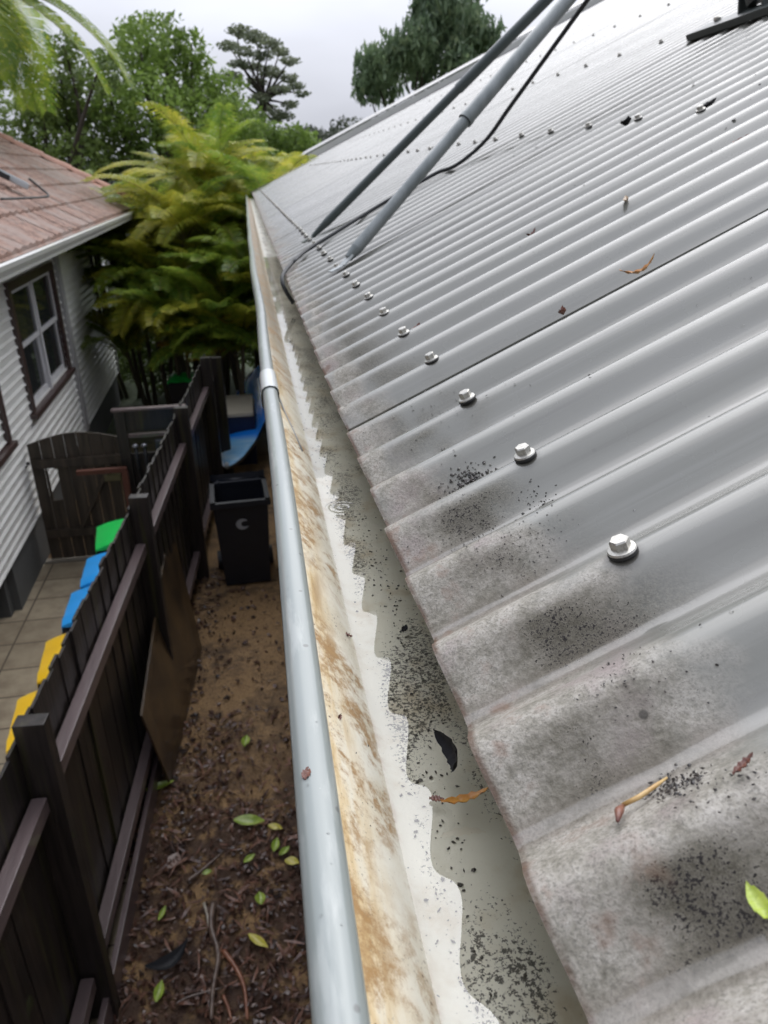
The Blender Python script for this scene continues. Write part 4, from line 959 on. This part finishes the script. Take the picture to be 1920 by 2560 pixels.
M_P2 = palm_mat('palm_yellow_green', (.28, .34, .04), (.48, .47, .06), (.62, .52, .08))
M_P3 = palm_mat('palm_dry_orange', (.55, .33, .03), (.62, .38, .04), (.40, .18, .04))
M_STEM = plain('cane_stem', (.17, .15, .05), .5, .4, 9); M_CANE = plain('palm_cane_trunk', (.10, .085, .055), .7, .35, 12)
def palm(x, y, ht, nf, seed, label, L_=1.6, spread=1.0, mats=(1, 2, 1, 0), zb=None, name='cane_palm', group='golden cane palms at the end of the alley', leafl=.40, trunks=3, tr=.035, lean=(.55, 1.35), wid=.0095):
    rs = random.Random(seed); zb = G if zb is None else zb; t = empty(name, (x, y, zb), label=label, cat='palm', group=group)
    for k in range(trunks):
        a = rs.uniform(0, 6.28); r0 = rs.uniform(.05, .22); r1 = rs.uniform(.15, .55) * spread; hh = ht * (rs.uniform(.72, 1.0) if trunks > 1 else 1)
        if trunks == 1: r0 = r1 = 0
        b0 = Vector((x + r0 * math.cos(a), y + r0 * math.sin(a), zb)); tp = Vector((x + r1 * math.cos(a), y + r1 * math.sin(a), zb + hh))
        b = MB(); pts = [b0.lerp(tp, i / 8) + Vector((0, 0, 0)) + Vector((math.cos(a), math.sin(a), 0)) * (.06 * math.sin(math.pi * i / 8)) for i in range(9)]
        b.tube(pts, [tr * (1.15 - .4 * i / 8) for i in range(9)], 8); b.build('trunk', M_CANE, t, smooth=True)
        for j in range(nf + (3 if trunks > 1 else 0)):
            az = a + j * 2.4 + rs.uniform(-.3, .3); ln = rs.uniform(*lean); c_ = rs.choice(mats)
            b = MB(); frond(b, tp + Vector((0, 0, rs.uniform(-.15, .05))), az, L_ * rs.uniform(.8, 1.15), ln, rs.uniform(1.0, 1.9), rs, leaf=leafl, wid=wid)
            b.build('frond', [(M_P1, M_P2, M_P3)[c_], M_STEM], t)
    return t
palm(-.85, 12.3, 3.3, 7, 1, 'tall yellow-green cane palm at the centre of the clump', 1.7, mats=(1, 1, 0, 1))
palm(-1.55, 12.0, 2.7, 7, 2, 'green cane palm close to the corner of the tiled roof', 1.5, mats=(1, 0, 0, 1))
palm(-.10, 12.6, 3.3, 7, 3, 'cane palm beside the far end of the gutter', 1.6, mats=(1, 1, 0, 0))
palm(-1.25, 13.2, 3.5, 7, 4, 'highest cane palm behind the clump', 1.7, mats=(1, 0, 1))
palm(-.35, 13.6, 3.6, 7, 5, 'tall cane palm behind the gutter end', 1.7, mats=(1, 1, 0))
palm(-2.0, 13.2, 2.5, 6, 6, 'shorter dark green cane palm behind the white house corner', 1.5, mats=(0, 0, 1))
palm(-.55, 11.5, 1.7, 5, 7, 'low cane palm with a drooping orange tinged frond over the alley', 1.2, mats=(0, 0, 1, 2))
palm(-1.35, 11.9, 1.9, 6, 8, 'low dark cane palm behind the lone green lidded bin', 1.3, mats=(0, 0, 1))
palm(-.95, 14.6, 3.2, 7, 22, 'cane palm at the back of the clump, between the two tallest', 1.6, mats=(1, 1, 0))
palm(-2.6, 14.4, 3.0, 7, 23, 'cane palm behind the hip of the tiled roof', 1.6, mats=(1, 0, 0))
palm(-1.0, 11.3, 1.9, 7, 31, 'bushy low cane palm in front of the palm trunks', 1.3, mats=(0, 1, 0))
palm(-.25, 12.0, 2.3, 7, 32, 'mid-height cane palm filling the gap beside the gutter', 1.4, mats=(0, 0, 1))
palm(-1.75, 12.6, 1.6, 6, 33, 'low green cane palm against the corner of the weatherboard house', 1.3, mats=(0, 0, 1))
palm(.1, 11.6, 2.2, 6, 24, 'short cane palm pressed against the outside of the gutter', 1.2, mats=(0, 1, 0))
palm(.55, 14.6, 3.6, 6, 21, 'cane palm rising beyond the far end of the corrugated roof', 1.5, mats=(1, 1, 0))
# tall palm whose crown hangs in at the top left
tpc = Q(-130, -40, 12.2)
palm(tpc.x, 12.2, tpc.z - G + .2, 26, 9, 'tall palm with long drooping fronds hanging in at the top left', 2.6, mats=(0, 0, 1), name='tall_palm', group=None, leafl=.55, trunks=1, tr=.12, lean=(-.3, .8), wid=.017)

# ------------------------------------------------------------------ leaves, twigs, dirt
def leaf_item(name, label, cat, P, X_, Z_, L_, W_, mat, curl=.3, fold=.25, group=None, bendw=0, thick=.0004):
    X_ = Vector(X_).normalized(); Z_ = Vector(Z_).normalized(); Y_ = Z_.cross(X_).normalized(); Z_ = X_.cross(Y_)
    b = MB(); n = 12; V = []
    for i in range(n + 1):
        t = i / n; hw = W_ / 2 * (math.sin(math.pi * min(.985, .03 + t)) ** .75); a = (t - .5)
        cx_ = L_ * a; cz_ = curl * L_ * (a * a * 2); cy_ = bendw * L_ * (a * a * 2)
        for s_ in (-1, -.5, 0, .5, 1): V.append((cx_, cy_ + s_ * hw, cz_ + fold * abs(s_) * hw + .0008 * math.sin(i * 2.3 + s_ * 2)))
    F = [(i * 5 + k, i * 5 + k + 1, (i + 1) * 5 + k + 1, (i + 1) * 5 + k) for i in range(n) for k in range(4)]
    m2 = len(V); V += [(v[0], v[1], v[2] - thick) for v in V]; F += [tuple(j + m2 for j in f[::-1]) for f in F]
    b.add(V, F); o = b.build(name, mat, smooth=True)
    o.matrix_world = Matrix(((X_.x, Y_.x, Z_.x, P[0]), (X_.y, Y_.y, Z_.y, P[1]), (X_.z, Y_.z, Z_.z, P[2]), (0, 0, 0, 1)))
    return tag(o, label, cat, group)
def lm(name, a, b_, rough=.4, sc=120):
    m = Mt(name, rough=rough, coat=.3); m.set(col=m.mix(m.rng(m.noise(sc, detail=4), .35, .65), a, b_)); return m.m
M_YG = lm('yellow_green_leaf', (.34, .44, .05), (.50, .58, .10), sc=60); M_BRL = lm('red_brown_leaf', (.12, .035, .022), (.22, .085, .05)); M_ORL = lm('orange_leaf', (.42, .17, .025), (.55, .30, .06), sc=60)
M_BLL = plain('black_wet_leaf', (.008, .008, .010), .7, coat=0, spec=.2); M_TANL = lm('tan_leaf', (.30, .20, .11), (.45, .33, .20)); M_STRAW = lm('straw_stalk', (.45, .27, .09), (.60, .42, .18))
GRL = 'fallen leaves on the metal roof'
def du(u=1, y=0): return (UX * u + Vector((0, y, 0))).normalized()
leaf_item('leaf', 'bright yellow-green leaf lying near the right edge of the roof', 'leaf', RP(.0668, -.1985) + NX * .005, du(.05, 1), NX, .0135, .0058, M_YG, .25, .6, GRL)
leaf_item('leaf', 'small dark red leaf floating by the silt near the right edge', 'leaf', RP(.0885, -.1625) + NX * .004, du(1, .35), NX, .011, .0026, M_BRL, .15, .5, GRL)
leaf_item('leaf', 'curled orange leaf caught in the sheet lap', 'leaf', RP(.3338, .388) + NX * .011, du(1, -.15), NX, .036, .006, M_ORL, .55, .8, GRL, bendw=.2)
leaf_item('leaf', 'crumpled reddish brown leaf on the lap between sheets', 'leaf', RP(.2464, .386) + NX * .009, du(.7, 1), NX, .011, .008, M_BRL, 1.2, .9, GRL)
leaf_item('leaf', 'brown leaf flake on the ribs above the grey stay foot', 'leaf', RP(.3645, .795) + NX * .004, du(1, .4), NX, .019, .008, M_BRL, .8, .8, GRL)
leaf_item('leaf', 'small vivid orange leaf fragment high on the roof', 'leaf', RP(.8139, 1.235) + NX * .004, du(1, .2), NX, .024, .014, lm('vivid_orange_leaf', (.75, .16, .01), (.85, .22, .02)), .5, .5, GRL)
leaf_item('leaf', 'long curled grey-brown seed husk lying across a rib', 'seed husk', RP(.456, .66) + NX * .004, du(.5, 1), NX, .026, .007, M_TANL, .3, .9, GRL)
leaf_item('leaf', 'dark curled husk high on the roof near the right edge', 'seed husk', RP(.775, .99) + NX * .005, du(1, .4), NX, .045, .018, M_BLL, .3, .8, GRL)
leaf_item('leaf', 'dark leaf cluster on the upper row of screws', 'leaf', RP(.75, 1.246) + NX * .010, du(1, .9), NX, .032, .022, M_BLL, .9, .9, GRL)
leaf_item('leaf', 'curled pinkish brown bark strip by the right edge above the ribs', 'bark', RP(.66, .70) + NX * .006, du(1, -.25), NX, .048, .010, M_BRL, .2, 1.0, GRL)
leaf_item('leaf', 'black curled leaf at the right edge of the roof', 'leaf', RP(.575, .50) + NX * .004, du(1, .1), NX, .030, .006, M_BLL, .5, .7, GRL, bendw=.4)
leaf_item('leaf', 'small shredded dark leaf beside the fifth screw from the camera', 'leaf', RP(.133, .617) + NX * .004, du(1, 1), NX, .018, .012, M_BRL, .8, .9, GRL)
# stalk with a bud
t = empty('leaf_stalk', RP(.050, -.155), label='straw coloured stalk with a red bud lying in the silt', cat='twig')
b = MB(); b.tube([RP(.045, -.1465, None) + NX * .0035, RP(.052, -.1475) + NX * .004, RP(.060, -.1435) + NX * .0035, RP(.066, -.1405) + NX * .003], [.0009, .0010, .0009, .0004], 8); b.build('stalk', M_STRAW, t, smooth=True)
b = MB(); b.tube([RP(.045, -.1475) + NX * .0035, RP(.0425, -.153) + NX * .0045, RP(.040, -.159) + NX * .0035], [.0010, .0018, .0006], 10); b.build('bud', M_BRL, t, smooth=True)
# gutter bits
WZ0 = -.0779
leaf_item('leaf', 'black curled leaf standing on edge in the gutter under the sheet end', 'leaf', (.0085, -.034, -.056), (.06, -1, .0), (-.9, -.1, .45), .033, .010, M_BLL, .45, .5, 'leaves in the gutter', bendw=.0)
leaf_item('leaf', 'yellow and brown leaf tip poking out from under the sheet end', 'leaf', (.0090, -.056, -.068), (1, .05, .12), (-.3, 0, 1), .026, .005, M_ORL, .3, .6, 'leaves in the gutter')
leaf_item('leaf', 'pinkish brown pod stuck on the stained gutter upstand', 'seed pod', (-.0330, .116, -.0715), (.9, -.35, -.2), (.5, 0, .85), .0085, .0028, M_BRL, .1, .9, 'leaves in the gutter')
leaf_item('leaf', 'dark pod on the gutter upstand near the dents', 'seed pod', (-.0505, .000, -.0500), (.4, .9, .1), (.7, 0, .7), .0058, .0022, M_BRL, .1, .9, 'leaves in the gutter')
leaf_item('leaf', 'reddish oval leaf stuck on the front lip of the gutter', 'leaf', (-.0728, -.0730, -.0203), (.3, 1, 0), (-.1, 0, 1), .0075, .0045, M_BRL, .05, .2, 'leaves in the gutter')
leaf_item('leaf', 'ragged brown flake in the gutter beside the curled black leaf', 'leaf', (-.0035, -.044, WZ0 + .001), (1, -.3, 0), (0, 0, 1), .008, .004, M_BRL, .1, .3, 'leaves in the gutter')
leaf_item('leaf', 'larger black flake lying in the gutter below the third rib', 'leaf', (.0115, .125, WZ0 + .001), (.6, 1, 0), (0, 0, 1), .0085, .0045, M_BLL, .1, .3, 'leaves in the gutter')
def flakes(name, label, items, mat, kind='stuff', cat='debris'):
    b = MB(); r3 = random.Random(len(items))
    for P, Nn_, s in items:
        P = Vector(P); Nn_ = Vector(Nn_).normalized(); a = Nn_.cross(Vector((.3, 1, .2))).normalized(); c = Nn_.cross(a); th = r3.uniform(0, 6.28); k = r3.choice((4, 5, 6)); asp = r3.uniform(.25, .9)
        ca, sa = math.cos(th), math.sin(th); V = []
        for i in range(k):
            q_ = 2 * math.pi * i / k; rr_ = s * r3.uniform(.6, 1.2); lx, ly = rr_ * math.cos(q_), rr_ * asp * math.sin(q_)
            V.append(P + a * (lx * ca - ly * sa) + c * (lx * sa + ly * ca) + Nn_ * r3.uniform(0, s * .5))
        V.append(P + Nn_ * s * r3.uniform(.5, .9)); b.add(V, [(i, (i + 1) % k, k) for i in range(k)])
    o = b.build(name, mat); return tag(o, label, cat, kind=kind)
M_DIRT = lm('black_leaf_dirt', (.010, .009, .009), (.045, .035, .028), sc=300)
rf = random.Random(41); it = []
def addf(u, y, s): it.append((RP(u, y) + NX * .0004, NX, s))
for k in range(4200):      # scattered over the sheets, thicker towards the upper right
    u = rf.random() ** .7 * 1.5 + .12; y = rf.uniform(-.1, 2.2)
    dens = (math.exp(-((u - .72) / .20) ** 2) * math.exp(-((y - .75) / .6) ** 2) * 1.0 + .05) * (1.3 if hprof(y) < -.011 else .5)
    if rf.random() < dens: addf(u, y, rf.choice((.0005, .0007, .0009, .0013, .0018, .003 if u > .5 else .0011)) * rf.choice((1, 1, 1.5)))
for k in range(26):
    for j in range(rf.choice((0, 4, 9, 14))): addf(rf.gauss(.75, .006), rf.gauss(crest(7 + 3 * k), .007), rf.choice((.002, .003, .005)))
for k in range(420):
    u = rf.gauss(.085, .03); y = rf.uniform(.25, 1.1); 
    if u > .01: addf(u, y, rf.choice((.0006, .0009, .0013)))
for (u0, y0, su, sy, n_, s0) in ((.074, .178, .011, .008, 240, .0013), (.066, -.146, .006, .006, 150, .0008), (.10, .105, .010, .008, 60, .0007), (.07, .045, .018, .009, 150, .0005), (.052, .11, .015, .009, 120, .0006), (.084, .385, .01, .006, 14, .0009), (.075, -.095, .014, .010, 60, .0006), (.085, -.165, .012, .006, 50, .0006)):
    for k in range(n_): addf(rf.gauss(u0, su), rf.gauss(y0, sy), s0 * rf.uniform(.5, 1.7))
flakes('roof_dirt', 'black leaf crumbs and grit scattered over the wet ribs', it, M_DIRT)
it = []
for k in range(1500):
    y = rf.uniform(-.30, 1.3); x_ = -.012 + .030 * (.5 + .5 * math.sin(y * 9)) * .8 + rf.gauss(0, .008)
    if rf.random() < .25: x_ = rf.uniform(-.030, .03)
    if -.03 < x_ < .05: it.append(((x_, y, 0), (0, 0, 1), rf.choice((.0003, .0005, .0007, .0011, .0016))))
for k in range(70): it.append(((rf.uniform(-.055, -.035), rf.uniform(-.3, 1.2), 0), (.6, 0, .8), rf.choice((.0005, .0008, .0012))))
def wallz(x_):
    for (a, za), (c, zc_) in zip(prof_in, prof_in[1:]):
        if a <= x_ <= c: return za + (zc_ - za) * (x_ - a) / (c - a)
    return -.0842
it = [((p[0], p[1], wallz(p[0]) + .0003), n_, s) for p, n_, s in it]
flakes('gutter_dirt', 'black leaf crumbs settled in the bottom of the gutter', it, M_DIRT)
# rain drops on lip and sheets
m = Mt('rain_drops', rough=.02, trans=1.0, ior=1.33, col=(1, 1, 1)); M_DROP = m.m
b = MB(); 
for k in range(200):
    if k < 90: P = Vector((rf.uniform(-.076, -.062), rf.uniform(-.25, 1.2), -.0205)); nrm = Vector((0, 0, 1)); s = rf.uniform(.0004, .0009)
    else: P = RP(rf.uniform(.12, .5), rf.uniform(-.16, .6)); nrm = NX; s = rf.uniform(.0005, .0011)
    a = nrm.cross(Vector((0, 1, 0))).normalized(); c = nrm.cross(a); V = []
    for rr_, hh in ((1, 0), (.85, .35), (.45, .6)):
        for i in range(7): q_ = i * 2 * math.pi / 7; V.append(P + a * s * rr_ * math.cos(q_) + c * s * rr_ * math.sin(q_) + nrm * s * hh)
    V.append(P + nrm * s * .68); b.add(V, [(j * 7 + i, j * 7 + (i + 1) % 7, (j + 1) * 7 + (i + 1) % 7, (j + 1) * 7 + i) for j in range(2) for i in range(7)] + [(14 + i, 14 + (i + 1) % 7, 21) for i in range(7)])
tag(b.build('rain_drops', M_DROP, smooth=True), 'small rain drops beading on the gutter lip and the clean roof sheets', 'rain drops', kind='stuff')

# ground litter
M_LIT = lm('wet_brown_litter', (.030, .016, .012), (.13, .065, .042), rough=.35, sc=9)
M_LIT2 = lm('pale_litter', (.16, .10, .075), (.30, .21, .17), rough=.35, sc=9)
for nm, mat_, n_, lb, sz in (('leaf_litter', M_LIT, 4200, 'dark wet leaf litter covering the soil of the alley', (.010, .018, .028)), ('bark_litter', M_LIT2, 330, 'pale bark flakes strewn in the wet litter', (.008, .012, .02))):
    it = []
    while len(it) < n_:
        x_ = rf.uniform(-1.15, .35); y_ = rf.uniform(1.6, 7)
        d = (1.0 if y_ < 3.6 else .75 if (y_ < 4.6 and x_ < -.45) else .12) * (.35 if (-.8 < x_ < -.45 and 3.0 < y_ < 3.5) else 1) + (.4 if x_ < FX(y_) + .28 else 0)
        if rf.random() < d: it.append(((x_, y_, gz(x_, y_) + .012), (rf.gauss(0, .3), rf.gauss(0, .3), 1), rf.choice(sz)))
    flakes(nm, lb, it, mat_, cat='leaf litter')
def GP(px, py, z=G):
    d = r_ * ((px - 960) / 1900) + u_ * ((1280 - py) / 1900) + f_; return CAMLOC + d * ((z - CAMLOC.z) / d.z)
M_GPOD = lm('green_pod', (.20, .30, .03), (.36, .46, .08), rough=.35, sc=14); M_YPOD = lm('yellow_leaf', (.50, .45, .06), (.62, .55, .15), sc=12)
GG = 'green and yellow leaves fallen on the soil'
for (px, py, L_, W_, ang, mt, lb) in (
    (615, 1862, .135, .062, 80, M_GPOD, 'upright pale green leaf on the bare orange soil patch'), (400, 1975, .24, .060, 15, M_GPOD, 'long green leaf against the foot of the plywood board'),
    (625, 2065, .24, .085, -15, M_GPOD, 'largest green curled leaf lying by the gutter'), (690, 2080, .12, .05, -30, M_YPOD, 'small yellow-green leaf touching the largest green leaf'),
    (690, 2125, .12, .05, 75, M_GPOD, 'green leaf below the largest one, close to the gutter'), (712, 2140, .10, .04, 40, M_GPOD, 'narrow green leaf half under the gutter lip'),
    (732, 2168, .11, .06, -25, M_YPOD, 'pale yellow-green pod at the edge of the gutter'), (652, 2262, .10, .06, 95, M_GPOD, 'small bright green sprig in the dark litter'),
    (648, 2370, .17, .048, -45, M_YPOD, 'yellow lens shaped leaf in the lower litter'), (400, 2490, .13, .05, 80, M_GPOD, 'lime green leaf pieces low on the left'),
    (408, 2295, .11, .03, 70, M_GPOD, 'thin green blade near the plinth board'), (430, 1850, .06, .05, 20, M_YPOD, 'round yellow leaf behind the plywood board'),
    (625, 2160, .10, .04, 35, M_GPOD, 'small green leaf left of the yellow pod'), (520, 2195, .07, .035, 10, M_GPOD, 'tiny green leaf among the twigs')):
    p = GP(px, py); a = rad(ang)
    leaf_item('leaf', lb, 'leaf', (p.x, p.y, gz(p.x, p.y) + .035), (math.cos(a), math.sin(a), .05), (.1, -.1, 1), L_ * .85, W_, mt, .15, .5, GG)
M_TW = lm('brown_twig', (.08, .05, .038), (.17, .12, .09), sc=20); M_TW2 = lm('red_twig', (.20, .07, .035), (.30, .13, .07), sc=20)
for (pp, r0, mt, lb) in (
    ([(535, 2270), (530, 2330), (548, 2400), (535, 2480), (530, 2560)], .020, M_TW, 'thick forked brown stick running down the lower litter'),
    ([(512, 2270), (520, 2300), (524, 2330)], .010, lm('pale_twig', (.30, .26, .20), (.4, .36, .3), sc=20), 'short pale stick beside the thick one'),
    ([(560, 2390), (590, 2430), (612, 2480), (620, 2560)], .015, M_TW2, 'orange-red strip of bark right of the thick stick'),
    ([(470, 2215), (510, 2185), (555, 2145)], .013, M_TW, 'brown stick slanting across the middle of the litter'),
    ([(490, 1895), (505, 1920), (510, 1945)], .006, M_TW2, 'thin brown twig on the soil below the orange patch'),
    ([(560, 2500), (572, 2530), (580, 2560)], .010, M_TW2, 'short reddish bark strip at the bottom edge'),
    ([(440, 2520), (480, 2500), (560, 2480)], .007, M_TW, 'thin twig crossing the litter near the bottom')):
    P = []
    for i, (px, py) in enumerate(pp): p = GP(px, py); P.append(Vector((p.x, p.y, gz(p.x, p.y) + .03)))
    b = MB(); sp_ = smooth_pts(P, 4); b.tube(sp_, [r0 * (1 - .5 * i / len(sp_)) for i in range(len(sp_))], 7); tag(b.build('stick', mt, smooth=True), lb, 'stick', 'sticks in the litter')
p = GP(435, 2160); leaf_item('bark_chip', 'flat pinkish bark chip in the litter beside the stick', 'bark chip', (p.x, p.y, G + .03), (.4, 1, 0), (0, -.1, 1), .12, .09, M_LIT2, .05, .05)
p = GP(430, 2420)
leaf_item('rag', 'crumpled black cloth strip in the lower litter', 'rag', (p.x, p.y, G + .04), (.9, .5, .05), (.1, -.2, 1), .24, .075, plain('black_rag', (.010, .011, .014), .6), .35, .9, None, bendw=.35)
# long strips of bark and dead fronds lying in the litter
b = MB(); r5 = random.Random(77)
for k in range(900):
    x_ = r5.uniform(-1.1, .3); y_ = 1.7 + 2.9 * r5.random() ** 1.2; a = r5.uniform(0, 6.28); L_ = r5.uniform(.03, .14); wv = r5.uniform(.003, .010)
    d = Vector((math.cos(a), math.sin(a), 0)); sd3 = Vector((-d.y, d.x, 0)); c0 = Vector((x_, y_, gz(x_, y_) + .012)); bend = r5.uniform(-.2, .2)
    P = [c0 + d * (t * L_) + sd3 * (bend * L_ * t * t) + Vector((0, 0, r5.uniform(.003, .03))) for t in (-.5, 0, .5)]
    b.add([P[0] - sd3 * wv * .3, P[0] + sd3 * wv * .3, P[1] + sd3 * wv + Vector((0, 0, .006)), P[1] - sd3 * wv, P[2]], [(0, 1, 2, 3), (3, 2, 4)])
tag(b.build('bark_strips', lm('bark_strip', (.05, .022, .016), (.24, .12, .08), rough=.35, sc=7)), 'thin strips of reddish bark tangled in the wet litter', 'bark litter', kind='stuff')
